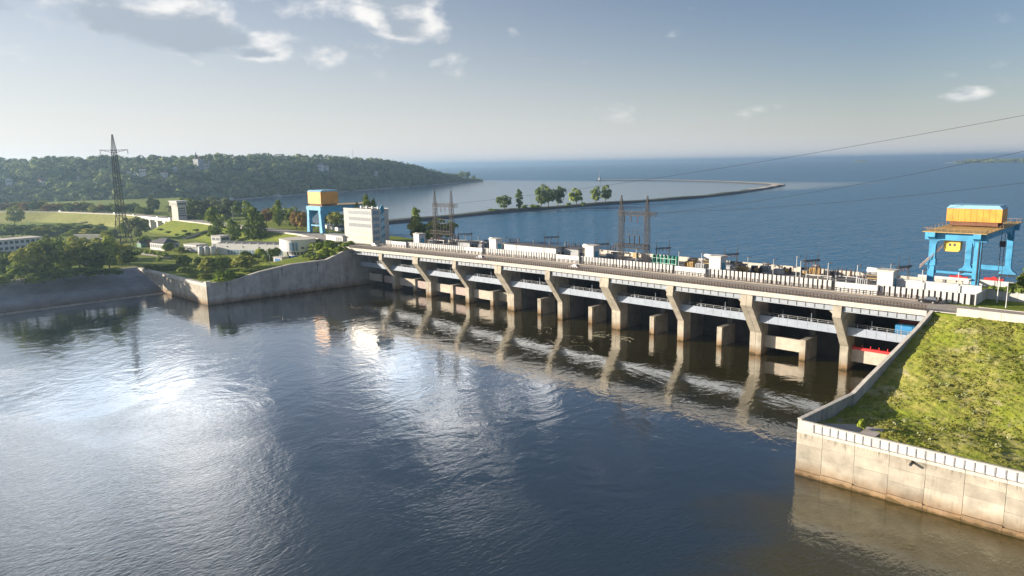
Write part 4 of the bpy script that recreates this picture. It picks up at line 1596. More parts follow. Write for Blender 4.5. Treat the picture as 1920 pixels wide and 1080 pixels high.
for x in (A.x, B.x):
    part('main_girder', MB().prism([(y0L - 1.3, zdL + .01), (y1L + 3, zdL + .01), (y1L + 3, zdL - 4.0), (y0L + 6, zdL - 4.0), (y0L + 1.3, zdL - 8)], 'x', x - .9, x + .9), BLUE, crL)
part('deck', MB().box(A.x - 1.6, B.x + 1.6, y0L, y1L + 3, zdL + .02, zdL + .3), OCHRE, crL)
hs = part('machine_house', MB().box(hA.x, hB.x, y0L - 1, y0L + 12, zdL + 1.6, zdL + 1.6 + hhL), ORANGE, crL)
part('roof', MB().prism([(y0L - 1.3, zdL + 1.6 + hhL), (y0L + 12.3, zdL + 1.6 + hhL), (y0L + 11, zdL + 2.6 + hhL), (y0L + .2, zdL + 2.6 + hhL)], 'x', hA.x - .3, hB.x + .3), ROOFB, hs)
part('trolley_frame', MB().box(hA.x + .6, hB.x - .6, y0L, y0L + 11, zdL + .6, zdL + 1.6), MATS['trolley_rust'], crL)
part('operator_cabin', MB().box((A.x + B.x) / 2 - 1.2, (A.x + B.x) / 2 + 2.2, y0L + 4, y0L + 7, zdL - 7, zdL - 2.6), YELLOW, crL)

# ------------------------------------------------------------------ buildings on the left bank
def win_row(parent, x0, x1, y, z0, z1, n, m_, axis='x', s=-1, gap=.25, frame=None, off=None):
    """windows in a wall facing -Y (axis x) or +X (axis y)"""
    for q in range(n):
        a = x0 + (x1 - x0) * q / n + gap / 2
        b = x0 + (x1 - x0) * (q + 1) / n - gap / 2
        if axis == 'x':
            w = MB().box(a, b, y + s * .06, y, z0, z1)
            f_ = MB().box(a, b, y + s * .12, y, z0 - .12, z0)
        else:
            w = MB().box(y, y + .06, a, b, z0, z1)
            f_ = MB().box(y, y + .12, a, b, z0 - .12, z0)
        o = part('window', w, m_, parent, off)
        part('sill', f_, frame or WHITE, o, off)


# five-storey control block at the end of the dam
yA = 10.2
cB = atY(699, 455, yA)
zT = atY(697.5, 394, yA).z
xL = atY(644, 392, yA).x
yR = atX(728, 392, cB.x).y
zB = ZR - .2
CREAM = mat('cream_render', (0.43, 0.42, 0.395), .8, .07, .5, streak=.12)
t = thing('control_building', 'five-storey white control block with window bands at the left end of the dam', 'building', ((xL + cB.x) / 2, yA, zB))
part('wall', MB().box(xL, cB.x, yA, yR, zB, zT), CREAM, t)
part('parapet', MB().box(xL - .15, cB.x + .15, yA - .15, yA + .3, zT, zT + .5).box(xL - .15, cB.x + .15, yR - .3, yR + .15, zT, zT + .5), CREAM, t)
part('roof', MB().box(xL + .3, cB.x - .3, yA + .3, yR - .3, zT, zT + .15), ROOFD, t)
hS = (zT - zB) / 5.4
wL = xL + (cB.x - xL) * .17
for f_ in range(5):
    za = zB + hS * (.55 + f_) + .25
    win_row(t, wL, cB.x - .7, yA, za, za + hS * .55, 11, GLASS if f_ > 1 else mat('window_pale', (.42, .40, .33), .6, .2, .6), 'x')
    n = 3
    win_row(t, yA + .8, yA + (yR - yA) * .42, cB.x, za, za + hS * .6, 3, GLASSB, 'y')
STAIRM = mat('mural_teal', (.03, .22, .34), .6)
PALEM = mat('mural_pale', (.30, .48, .56), .6)
ym = yA + (yR - yA) * .45
yq = yA + (yR - yA) * .76
b = MB()
zz = zB + .4
k = 0
while zz < zT - 1:
    o = part('mural_panel', MB().prism([(ym + .8, zz), (yq - .6, zz + 1.6), (yq, zz + 2.9), (ym + 1.8, zz + 4.2)] if k % 2 else [(ym, zz), (yq, zz + .6), (yq - 1, zz + 3.4), (ym + .6, zz + 2.4)], 'x', cB.x, cB.x + .09 + .02 * k), STAIRM if k % 2 else PALEM, t)
    zz += 2.3
    k += 1
part('drain_pipe', MB().box(cB.x, cB.x + .2, yq - 2, yq - 1.75, zB, zT), WHITE, t)
for q in range(4):
    part('roof_vent', MB().box(cB.x - 3 - q * 5.5, cB.x - 2 - q * 5.5, yA + 6, yA + 7, zT + .15, zT + 1.6), WHITE, t)
part('roof_mural_top', MB().prism([(yq - 3.2, zT), (yq, zT), (yq - .6, zT + 1.6), (yq - 1.6, zT + 2.6), (yq - 2.4, zT + 1.4)], 'x', cB.x - .4, cB.x + .12), STAIRM, t)
# entrance pavilion at its left foot
p = atY(625, 445, 8)
t = thing('entrance_pavilion', 'low pale entrance pavilion with flat grey roof left of the control block', 'building', (p.x, 8.5, zB))
part('wall', MB().box(-9, 9, 0, 6, 0, 3.4), WHITE, t, O)
part('roof', MB().box(-9.6, 9.6, -.8, 6.6, 3.4, 3.8), GREY, t, O)
for q in range(3):
    part('door', MB().box(2 + q * 2.2, 3.6 + q * 2.2, -.07, 0, 0, 2.6), GLASS, t, O)

# white fence along the approach road
t = thing('roadside_fence', 'white panel fence behind the trees along the approach road', 'fence', (-110, 35, ZR))
k = 0
pts = [at(px, py, ZR + 1.2) for px, py in ((520, 410), (560, 415), (590, 421), (615, 426), (640, 432))]
for a, b in zip(pts[:-1], pts[1:]):
    n = max(1, int((b - a).length / 2.6))
    for q in range(n):
        p0, p1 = a.lerp(b, q / n), a.lerp(b, (q + .9) / n)
        part('panel', MB().beam((p0.x, p0.y, ZR + 1.3), (p1.x, p1.y, ZR + 1.3), .18, 2.6), WPANEL, t)


def house(name, lab, px, py, zb, w, d, h, rz, wallm, roofm, roof='flat', wins=0, grp=None, cat='building', storeys=1, winm=None):
    p = at(px, py, zb)
    t = thing(name, lab, cat, (p.x, p.y, zb - .3), grp, rz)
    part('wall', MB().box(-w / 2, w / 2, 0, d, 0, h), wallm, t, O)
    if roof == 'flat':
        part('roof', MB().box(-w / 2 - .3, w / 2 + .3, -.3, d + .3, h, h + .35), roofm, t, O)
    elif roof == 'gable':
        part('roof', MB().prism([(-w / 2 - .4, h), (w / 2 + .4, h), (0, h + w * .3)], 'y', -.4, d + .4), roofm, t, O)
    else:
        b = MB().add([(-w / 2 - .5, -.5, h), (w / 2 + .5, -.5, h), (w / 2 + .5, d + .5, h), (-w / 2 - .5, d + .5, h), (-w / 2 + d * .45, d / 2, h + d * .28), (w / 2 - d * .45, d / 2, h + d * .28)],
                     [(0, 1, 5, 4), (1, 2, 5), (2, 3, 4, 5), (3, 0, 4), (3, 2, 1, 0)])
        part('roof', b, roofm, t, O)
    for s in range(storeys):
        zh = h / storeys
        if wins:
            win_row(t, -w / 2 + .5, w / 2 - .5, 0, s * zh + zh * .35, s * zh + zh * .8, wins, winm or GLASS, 'x', off=O, gap=.7)
            win_row(t, .5, d - .5, w / 2, s * zh + zh * .35, s * zh + zh * .8, max(1, int(wins * d / w)), winm or GLASS, 'y', off=O, gap=.9)
    return t


# long white administrative wing with round end
zg = 11.9
A = at(407, 476, zg)
B = at(528, 475, zg)
ang = math.atan2(-10 - A.y + 0, -92 - A.x)
L_ = math.hypot(-92 - A.x, -10 - A.y)
t = thing('office_wing', 'long low white office wing with dark flat roof below the crest road', 'building', (A.x, A.y, zg - .3), None, ang)
hW = ztop(A.x, A.y, 455) - zg
part('wall', MB().box(0, L_, 0, 13, 0, hW), WHITE, t, O)
part('roof', MB().box(.3, L_ - 1, .4, 12.7, hW, hW + .25), ROOFD, t, O)
for q in range(9):
    part('roof_upstand', MB().box(2 + q * L_ / 9, 2.7 + q * L_ / 9, -.12, .5, hW - .3, hW + .7), WHITE, t, O)
win_row(t, 8, L_ - 3, 0, .6, hW * .45, 18, GLASSB, 'x', off=O, gap=.6)
for q in range(4):
    part('wall_lamp', MB().box(8 + q * 12, 8.6 + q * 12, -.2, 0, hW * .68, hW * .78), DARK, t, O)
# round hall at its right end
C = at(549, 484, zg)
zh = ztop(C.x, C.y - 6, 450) - zg
t = thing('round_hall', 'white rounded hall with blue base at the right end of the office wing', 'building', (C.x, C.y + 5, zg - .3))


def arc(r, n, a0, a1):
    return [(r * math.cos(a0 + (a1 - a0) * i / n), r * math.sin(a0 + (a1 - a0) * i / n)) for i in range(n + 1)]


body = arc(9.5, 14, R(-100), R(45)) + [(-2, 11), (-11, 8), (-11, -7), (-6, -9.2)]
part('upper_wall', MB().prism(body, 'z', zh * .42, zh), WHITE, t, O)
part('roof', MB().prism([(x * 1.02, y * 1.02) for x, y in body], 'z', zh, zh + .3), CONC_L, t, O)
low = arc(7.2, 12, R(-165), R(20)) + [(0, 4)]
part('lower_wall', MB().prism(low, 'z', zh * .18, zh * .42), WHITE, t, O)
part('blue_base', MB().prism([(x * .97, y * .97) for x, y in low], 'z', -.4, zh * .18), BLUED, t, O)
for q in range(9):
    a = R(-150 + q * 16)
    part('band_window', MB().beam((7.22 * math.cos(a - .09), 7.22 * math.sin(a - .09), zh * .3), (7.22 * math.cos(a + .09), 7.22 * math.sin(a + .09), zh * .3), .1, zh * .13), GLASS, t, O)
for q in range(3):
    a = R(-62 + q * 11)
    part('tall_window', MB().beam((9.5 * math.cos(a - .07), 9.5 * math.sin(a - .07), zh * .68), (9.5 * math.cos(a + .07), 9.5 * math.sin(a + .07), zh * .68), .14, zh * .42), GLASSB, t, O)
part('round_window', MB().tube((9.46 * math.cos(R(-20)), 9.46 * math.sin(R(-20)), zh * .6), (9.6 * math.cos(R(-20)), 9.6 * math.sin(R(-20)), zh * .6), .8, 12), GLASS, t, O)
house('garage', 'small white kiosk with a blue door by the round hall', 521, 494, 11.6, 6.5, 5, 3.6, R(15), WHITE, CONC_L, 'flat')
tt = bpy.data.objects['garage']
part('door', MB().box(-2.1, 2.1, -.08, 0, 0, 3.0), BLUED, tt, O)
house('bungalow', 'white bungalow with dark hipped roof at the foot of the embankment stair', 295, 468, 11.4, 18, 11, 4.6, R(8), WHITE, ROOFD, 'hip', 6)
house('pump_house', 'small white pump house with grey roof right of the bungalow', 357, 471, 11.6, 14, 8, 4.4, R(10), WHITE, CONC_L, 'flat', 3)
for k, px in enumerate((378, 389, 400)):
    p = at(px, 477, 11.8)
    single('storage_tank', MB().tube((p.x, p.y, 11.5), (p.x, p.y, 16.4), 2.0, 16).tube((p.x, p.y, 16.4), (p.x, p.y, 16.9), 2.15, 16, 1.2), WHITE, 'white upright storage tank, %s of the row at the left end of the office wing' % ORD[k], 'tank', 'storage tanks by the office wing', (p.x, p.y, 11.5), True)
house('plant_room', 'white plant room block between the tanks and the office wing', 406, 466, 11.9, 9, 8, 8.5, R(15), WHITE, CONC_L, 'flat', 2, storeys=2)
house('shed', 'small green shed beside the yard track', 261, 463, 11.2, 5.5, 4, 3, R(8), mat('shed_green', (.10, .22, .16), .7), ROOFD, 'gable')
house('shed', 'reddish brick shed touching the bungalow', 272, 462, 11.2, 4, 4, 4.4, R(8), mat('brick_red', (.25, .12, .08), .9), ROOFD, 'flat')
# four-storey office at the left edge
PANB = mat('panel_bluewhite', (.60, .62, .64), .8, .08, .4, streak=.1)
p = at(84, 484, 10.6)
hO = ztop(p.x, p.y, 444) - 10.6
t = thing('office_block', 'pale panel office block behind trees at the left edge', 'building', (p.x, p.y, 10.3), None, R(101))
part('wall', MB().box(-80, 0, 0, 14, 0, hO), PANB, t, O)
part('roof', MB().box(-80.3, .3, -.3, 14.3, hO, hO + .4), CONC_L, t, O)
for s in range(4):
    win_row(t, -79, -1, 0, hO * (s + .3) / 4, hO * (s + .8) / 4, 26, GLASS, 'x', off=O, gap=1.1)
    win_row(t, 1, 13, 0, hO * (s + .3) / 4, hO * (s + .8) / 4, 4, GLASS, 'y', off=O, gap=1.4)
# lock control tower
zb = ZR
p = at(306, 414, zb)
zt = ztop(p.x, p.y, 379) - zb
s_ = (at(318, 414, zb) - at(294, 414, zb)).length * .5
t = thing('lock_tower', 'square concrete lock tower with windowed top beside the road bridge', 'tower', (p.x, p.y + 14, zb - 2), None, R(6))
part('shaft', MB().box(-s_ * .85, s_ * .85, -s_ * .6, s_ * .6, 0, zt * .78 + 2), CONC_L, t, O)
part('head', MB().box(-s_ * 1.02, s_ * 1.02, -s_ * .75, s_ * .75, zt * .78 + 2, zt + 2), CONC_L, t, O)
part('roof', MB().box(-s_ * 1.12, s_ * 1.12, -s_ * .85, s_ * .85, zt + 2, zt + 2.6), WHITE, t, O)
win_row(t, -s_ * .9, s_ * .9, -s_ * .75, zt * .82 + 2, zt * .93 + 2, 6, GLASS, 'x', off=O)
win_row(t, -s_ * .6, s_ * .6, s_ * 1.02, zt * .82 + 2, zt * .93 + 2, 4, GLASS, 'y', off=O)
for q in range(4):
    win_row(t, -s_ * .5, s_ * .5, s_ * .85, zt * (.2 + q * .13) + 2, zt * (.27 + q * .13) + 2, 4, GLASS, 'y', off=O)
# road bridge over the lock
t = thing('road_bridge', 'pale concrete road bridge over the lock beside the tower', 'bridge', (-380, 20, 10))
e0, e1 = interp(-415, EDGE), interp(-345, EDGE)
part('deck', MB().prism([(-415, e0 - .6), (-345, e1 - .6), (-345, e1 + 15.8), (-415, e0 + 15.8)], 'z', ZR - 1.6, ZR - .02), CONC_L, t)
part('edge_beam', MB().beam((-415, e0 - .7, ZR + .1), (-345, e1 - .7, ZR + .1), .4, 2.0), WHITE, t)
for x in (-398, -380, -362):
    part('bridge_pier', MB().box(x - 1.6, x + 1.6, e0 + .5, e0 + 14, 8, ZR - 1.6), WHITE, t)
    part('pier_cap', MB().box(x - 3, x + 3, e0 - .2, e0 + 15, ZR - 3.0, ZR - 1.6), WHITE, t)
# covered stair on the embankment
A, B = at(414, 424, ZR), at(345, 446, 12.5)
t = thing('embankment_stair', 'dark straight stair climbing the grass embankment to the crest road', 'stair', (A.x, A.y, 12))
n = 22
for q in range(n):
    p0, p1 = A.lerp(B, q / n), A.lerp(B, (q + 1) / n)
    g = max(ground_left(p0.x, p0.y), 11)
    part('step', MB().beam((p0.x, p0.y, g + .15), (p1.x, p1.y, g + .15), 5.0, .5), mat('stair_dark', (.11, .11, .12), .9), t)
for s in (-1, 1):
    b = MB()
    d = (B - A).normalized()
    nn = Vector((-d.y, d.x, 0)) * 2.7 * s
    for q in range(n):
        p0, p1 = A.lerp(B, q / n), A.lerp(B, (q + 1) / n)
        g0, g1 = max(ground_left(p0.x, p0.y), 11), max(ground_left(p1.x, p1.y), 11)
        b.beam((p0.x + nn.x, p0.y + nn.y, g0 + .5), (p1.x + nn.x, p1.y + nn.y, g1 + .5), .4, 1.1)
    part('side_wall', b, CONC_L, t)
# lock walls
for k, (pa, pb, py, lab) in enumerate((((140, 441), (205, 441), 0, 'tan concrete lock wall left of the tall pylon'), ((160, 452), (215, 447), 0, 'lower tan concrete lock wall by the pylon'))):
    a, b = at(*pa, 14), at(*pb, 14)
    single('lock_wall', MB().beam((a.x, a.y, 12.2), (b.x, b.y, 12.2), 3.0, 5.0), CONC_L, lab, 'wall', None, (a.x, a.y, 10))


# ------------------------------------------------------------------ tall transmission pylons
def pylon(base, ztp, w0, mname, lab, armz, armw, m_, s=1.0, rz=0.0):
    t = thing('transmission_pylon', lab, 'pylon', base, 'transmission pylons', rz)
    H_ = ztp - base[2]
    zk = H_ * .30
    lattice(m_, m_, t, 0, 0, 0, zk, w0, w0 * .46, 4, .34 * s, .17 * s)
    lattice(m_, m_, t, 0, 0, zk, H_ * .87, w0 * .46, w0 * .25, 16, .28 * s, .13 * s)
    lattice(m_, m_, t, 0, 0, H_ * .87, H_, w0 * .25, w0 * .05, 5, .2 * s, .1 * s)
    for (z, w) in zip(armz, armw):
        zz = z * H_
        for sg in (-1, 1):
            b = MB()
            for y in (-w0 * .12, w0 * .12):
                b.beam((0, y, zz), (sg * w, 0, zz + .3), .22 * s)
            b.beam((0, 0, zz - 1.8), (sg * w, 0, zz + .3), .2 * s)
            for q in range(4):
                xx = sg * w * (q + .5) / 4.5
                b.beam((xx, -w0 * .1 * (1 - q / 5), zz), (xx + sg * w * .1, w0 * .1 * (1 - q / 5), zz), .12 * s)
                b.beam((xx, 0, zz), (xx + sg * w * .1, 0, zz - 1.6 * (1 - (q + .5) / 4.5)), .12 * s)
            part('cross_arm', b, m_, t, O)
            part('insulator_string', MB().tube((sg * w * .97, 0, zz), (sg * w * .97, 0, zz - 2.6), .2, 6), INSUL, t, O)
    for sx in (-1, 1):
        for sy in (-1, 1):
            part('footing', MB().box(sx * w0 / 2 - .8, sx * w0 / 2 + .8, sy * w0 / 2 - .8, sy * w0 / 2 + .8, -.5, .6), CONC_L, t, O)
    return t


p = at(233, 466, 11)
zp = ztop(p.x, p.y, 252)
pylon((p.x, p.y, 10.8), zp, 9.5, 'p', 'tall rusty lattice pylon rising above the left bank trees', [.865], [9.6], RUST, 1.0, R(45))
p = at(34, 378, 14)
pylon((p.x, p.y, 12), ztop(p.x, p.y, 340), 7, 'p', 'pale distant lattice pylon at the far left', [.62, .8], [7, 5], GALV, .9, R(45))

# power lines overhead at the right
def solve_end(px, py, y):
    return atY(px, py, y)


ga = GANTRY[1]
gb = GANTRY[0]
for k, (px, py, yy, st, sag) in enumerate(((1990, 203, 40, (gb[1] + 2, gb[2], gb[3] + gb[4] + 1), 2.5), (1990, 268, 30, (ga[1] + 3, ga[2], ga[3] + ga[4]), 2.0), (1990, 334, 22, (ga[1] - 8, ga[2], ga[3] + ga[4]), 2.0))):
    e = atY(px, py, yy)
    s = Vector(st)
    pts = []
    for q in range(41):
        u = q / 40
        pnt = s.lerp(e, u)
        pnt.z -= 4 * sag * u * (1 - u)
        pts.append(pnt)
    single('power_line', MB().path(pts, .055, 4), DARK, '%s overhead power line crossing above the right half of the reservoir' % ('highest', 'middle', 'lowest')[k], 'cable', 'power lines', tuple(s))


# ------------------------------------------------------------------ cars
def make_car(x, y, z, rz, m_, lab, big=False, grp='cars on the crest road'):
    t = thing('car', lab, 'car', (x, y, z), grp, rz)
    L2, W2 = (2.45, .98) if big else (2.2, .88)
    h = 1.85 if big else 1.5
    prof = [(-L2, .35), (L2, .35), (L2 + .05, .65), (L2 - .15, .88), (L2 * .42, h * .6), (-L2 * .9, h * .6), (-L2 - .03, .7)]
    part('body', MB().prism(prof, 'y', -W2, W2), m_, t, O)
    cab = [(L2 * .42, h * .6), (L2 * .12, h), (-L2 * (.86 if big else .55), h), (-L2 * .9, h * .6)]
    b = MB()
    n = len(cab)
    vs = [(x_, -W2 * (.98 if z_ < h * .7 else .8), z_) for x_, z_ in cab] + [(x_, W2 * (.98 if z_ < h * .7 else .8), z_) for x_, z_ in cab]
    b.add(vs, [(0, 1, 2, 3), (7, 6, 5, 4)] + [(i, i + n, (i + 1) % n + n, (i + 1) % n) for i in range(n)])
    cb = part('cabin', b, GLASS, t, O)
    part('roof', MB().prism([(L2 * .1, h), (L2 * .08, h + .04), (-L2 * (.84 if big else .53), h + .04), (-L2 * (.86 if big else .55), h)], 'y', -W2 * .8, W2 * .8), m_, t, O)
    for wx in (-L2 * .6, L2 * .62):
        for sy in (-1, 1):
            w = part('wheel', MB().tube((wx, sy * (W2 - .2), .34), (wx, sy * (W2 + .02), .34), .34, 14), DARK, t, O)
            part('rim', MB().tube((wx, sy * (W2 + .02), .34), (wx, sy * (W2 + .03), .34), .2, 10), GALV, w, O)
    for sy in (-1, 1):
        part('headlight', MB().box(L2 - .12, L2 + .04, sy * W2 * .75 - .18, sy * W2 * .75 + .18, .66, .82), WHITE, t, O)
        part('tail_light', MB().box(-L2 - .05, -L2 + .1, sy * W2 * .75 - .16, sy * W2 * .75 + .16, .68, .85), RED, t, O)


CARW = mat('car_white', (.72, .72, .71), .25, .03, spec=.6)
CARD = mat('car_dark', (.012, .014, .02), .2, .1, spec=.7)
CARS_ = mat('car_silver', (.42, .43, .45), .3, .05, metal=.4)
for (px, py, m_, lab, big, rz) in ((716, 458.5, CARW, 'white car at the left end of the dam road', False, 0), (901, 484, CARW, 'white car above the third pier of the dam', False, math.pi), (1077, 501.5, CARW, 'white car near the middle of the dam road', False, math.pi),
                                   (1740, 566, CARD, 'dark estate car at the right end of the dam road', True, math.pi)):
    q = at(px, py, ZD + .3)
    q = at(px, py, ZD + .3 + dz(q.x))
    make_car(q.x, max(-5.2, min(5.4, q.y)), ZD + .03 + dz(q.x), rz, m_, lab, big)
for (px, py, m_, lab) in ((286, 409, CARW, 'white car on the approach road left of the lock tower'), (315, 411, CARW, 'white car on the approach road passing the lock tower'), (107, 397.5, CARW, 'white car on the levee road at the far left'),
                          (206, 402, CARD, 'dark car on the levee road near the tall pylon'), (238, 404.5, CARS_, 'silver car on the levee road right of the tall pylon')):
    q = at(px, py, ZR + .3)
    e = interp(q.x, EDGE)
    a = math.atan2(interp(q.x + 5, EDGE) - interp(q.x - 5, EDGE), 10)
    make_car(q.x, min(max(q.y, e + 3), e + 13), ZR + .07, a, m_, lab)

# ------------------------------------------------------------------ far shore and wooded hill
SHP = [(-160, 402), (0, 392), (150, 389), (270, 386), (380, 380), (560, 366), (700, 356), (790, 349), (845, 344.5), (905, 339.5)]
RDP = [(-160, 316), (0, 311), (100, 308), (200, 306), (300, 306), (400, 302), (520, 300), (600, 301), (700, 306), (760, 312), (800, 320), (840, 330), (880, 336), (905, 338.5)]
RDD = [(-160, 430), (560, 430), (760, 330), (845, 140), (905, 40)]
cols = list(np.linspace(-160, 905, 72))
NT = 13
HV = []
HILL = {}
for i, px in enumerate(cols):
    s = at(px, interp(px, SHP), 10.8)
    dh = Vector((s.x - CP.x, s.y - CP.y, 0))
    Ds = dh.length
    Dr = Ds + interp(px, RDD)
    r = ray(px, interp(px, RDP))
    rh = math.hypot(r.x, r.y)
    top = CP + r * (Dr / rh)
    u = dh.normalized()
    for k in range(NT):
        tt_ = k / (NT - 3)
        if tt_ <= 1:
            f_ = (1 - (1 - tt_) ** 1.7) * .75 + tt_ * .25
            p = s.lerp(Vector((top.x, top.y, s.z)), tt_)
            z = 10.8 + (top.z - 10.8) * f_
            if 0 < k < NT - 3:
                z += (top.z - 11) * (.10 * math.sin(i * .9 + k * 1.3) + .07 * math.sin(i * .37 - k * .8)) * math.sin(math.pi * tt_)
        else:
            ex = (tt_ - 1) * (NT - 3)
            p = Vector((top.x, top.y, 0)) + u * (250 * ex)
            z = top.z - 12 * ex * (top.z > 20) - (3 * ex if top.z <= 20 else 0)
        HV.append((p.x, p.y, z))
m = MB()
m.v = HV
for i in range(len(cols) - 1):
    for k in range(NT - 1):
        a = i * NT + k
        m.f.append((a, a + NT, a + NT + 1, a + 1))
struct('far_hill', m, HILLG, True)
# shore strip
m = MB()
for i in range(len(cols) - 1):
    a, b = Vector(HV[i * NT]), Vector(HV[(i + 1) * NT])
    for (q0, q1) in ((a, b),):
        d = Vector((CP.x - q0.x, CP.y - q0.y, 0)).normalized() * 14
        m.add([(q0.x + d.x, q0.y + d.y, 10.6), (q1.x + d.x, q1.y + d.y, 10.6), (q1.x, q1.y, 13.2), (q0.x, q0.y, 13.2)], [(0, 1, 2, 3)])
struct('far_shore', m, mat('shore_stone', (.26, .25, .23), .95, .3, .03))


def leaf_cloud(C, S, rad, n, leaf, seed, up=.35):
    """quads scattered over ellipsoid shells: C (m,3) centres, S (m,3) radii"""
    g = np.random.default_rng(seed)
    m_ = len(C)
    idx = np.repeat(np.arange(m_), n)
    d = g.normal(size=(m_ * n, 3))
    d /= np.linalg.norm(d, axis=1)[:, None]
    d[:, 2] = np.where(d[:, 2] < -.45, -d[:, 2], d[:, 2])
    r = g.uniform(rad, 1.0, size=(m_ * n, 1)) ** .5
    P = C[idx] + d * S[idx] * r
    nrm = d + g.normal(scale=.38, size=d.shape)
    nrm[:, 2] += up
    nrm /= np.linalg.norm(nrm, axis=1)[:, None]
    t = np.cross(nrm, g.normal(size=d.shape))
    t /= np.linalg.norm(t, axis=1)[:, None] + 1e-9
    b = np.cross(nrm, t)
    sz = leaf[idx][:, None] * g.uniform(.6, 1.3, size=(m_ * n, 1)) if isinstance(leaf, np.ndarray) else leaf * g.uniform(.6, 1.3, size=(m_ * n, 1))
    t, b = t * sz, b * sz * .8
    V = np.stack([P - t - b * .6, P + t * .7 - b, P + t + b * .7, P - t * .6 + b], 1).reshape(-1, 3)
    F = np.arange(len(V)).reshape(-1, 4)
    return V, F


def hill_point(i, f):
    """surface point at column i (float) and fraction f between shore and ridge"""
    a = int(min(i, len(cols) - 2))
    k = f * (NT - 3)
    kk = int(min(k, NT - 2))
    P = [np.array(HV[(a + da) * NT + kk + dk]) for da in (0, 1) for dk in (0, 1)]
    u, v = i - a, k - kk
    return (P[0] * (1 - v) + P[1] * v) * (1 - u) + (P[2] * (1 - v) + P[3] * v) * u


# far buildings on the hill
HB = [(374, 300, 318, 16, 12, 15, 'grey villa with pointed turret standing highest on the wooded hill', 'turret'), (386, 306, 318, 18, 10, 8, 'pale house right of the turreted villa on the hill', 'flat'), (490, 291, 300, 20, 12, 9, 'grey flat-roofed block on the hill crest, left of two', 'flat'),
      (525, 290, 300, 20, 12, 10, 'grey flat-roofed block on the hill crest, right of two', 'flat'), (242, 322, 330, 10, 8, 5, 'small white house among trees left of centre on the hill', 'gable'), (271, 318, 330, 13, 10, 8, 'large pale house with two gables on the hill', 'gable'),
      (330, 317, 325, 10, 8, 6, 'white house below the turreted villa on the hill', 'gable'), (602, 311, 320, 14, 10, 8, 'cream house on a cleared terrace of the hill', 'gable'), (613, 310, 318, 12, 9, 6, 'white house right of the cream house on the hill', 'gable'),
      (634, 313, 319, 9, 8, 5, 'small white house near the right shoulder of the hill', 'gable'), (40, 310, 318, 12, 8, 5, 'white house at the far left of the hill', 'gable'), (80, 340, 348, 12, 8, 5, 'white roofed house low on the left of the hill', 'gable'),
      (20, 337, 345, 10, 8, 5, 'small pale house low at the left edge of the hill', 'gable'), (255, 325, 335, 9, 8, 6, 'narrow grey house beside the two-gabled house', 'gable'), (310, 321, 331, 11, 9, 5, 'pale house in the middle of the hill', 'gable'),
      (445, 293, 303, 22, 10, 8, 'reddish roofed building on the hill crest', 'red'), (395, 302, 310, 10, 8, 5, 'white house right of the villa near the crest', 'gable'), (152, 330, 340, 10, 8, 5, 'grey house on the left half of the hill', 'gable'), (705, 320, 330, 9, 7, 6, 'sandy cliff-side house at the right end of the hill', 'gable')]
HPT = []
for (px, pt, pb, w, d, h, lab, kind) in HB:
    ci = np.interp(px, cols, range(len(cols)))
    best = min(np.linspace(.05, 1, 60), key=lambda f: abs(proj(hill_point(ci, f))[1] - pb))
    HPT.append(hill_point(ci, best))
g = np.random.default_rng(3)
CC, SS = [], []
while len(CC) < 4600:
    i = g.uniform(0, len(cols) - 1.01)
    f = g.uniform(0.0, 1.12)
    p = hill_point(i, f)
    px = cols[int(i)]
    if g.uniform() < .10 + .25 * (math.sin(p[0] * .021) * math.sin(p[1] * .017 + 1) > .55):
        continue
    if px > 850 and f > .9:
        continue
    vx, vy = CP.x - p[0], CP.y - p[1]
    vl = math.hypot(vx, vy)
    if any(math.hypot(q[0] - p[0], q[1] - p[1]) < 11 or (0 < -((p[0] - q[0]) * -vx + (p[1] - q[1]) * -vy) / vl < 38 and abs((p[0] - q[0]) * vy - (p[1] - q[1]) * vx) / vl < 8) for q in HPT):
        continue
    h = g.uniform(4.0, 8.0) if g.uniform() < .75 else g.uniform(8, 11)
    if px > 770:
        h *= max(.4, 1 - (px - 770) / 110)
    w = h * g.uniform(.7, 1.1)
    CC.append((p[0], p[1], p[2] + h * .62))
    SS.append((w, w, h))
CC, SS = np.array(CC), np.array(SS)
V, F = leaf_cloud(CC, SS, .55, 34, SS[:, 0] * .30, 5)
o = link('hill_forest', npmesh('hill_forest', V, F), FOREST)
o['kind'] = 'stuff'

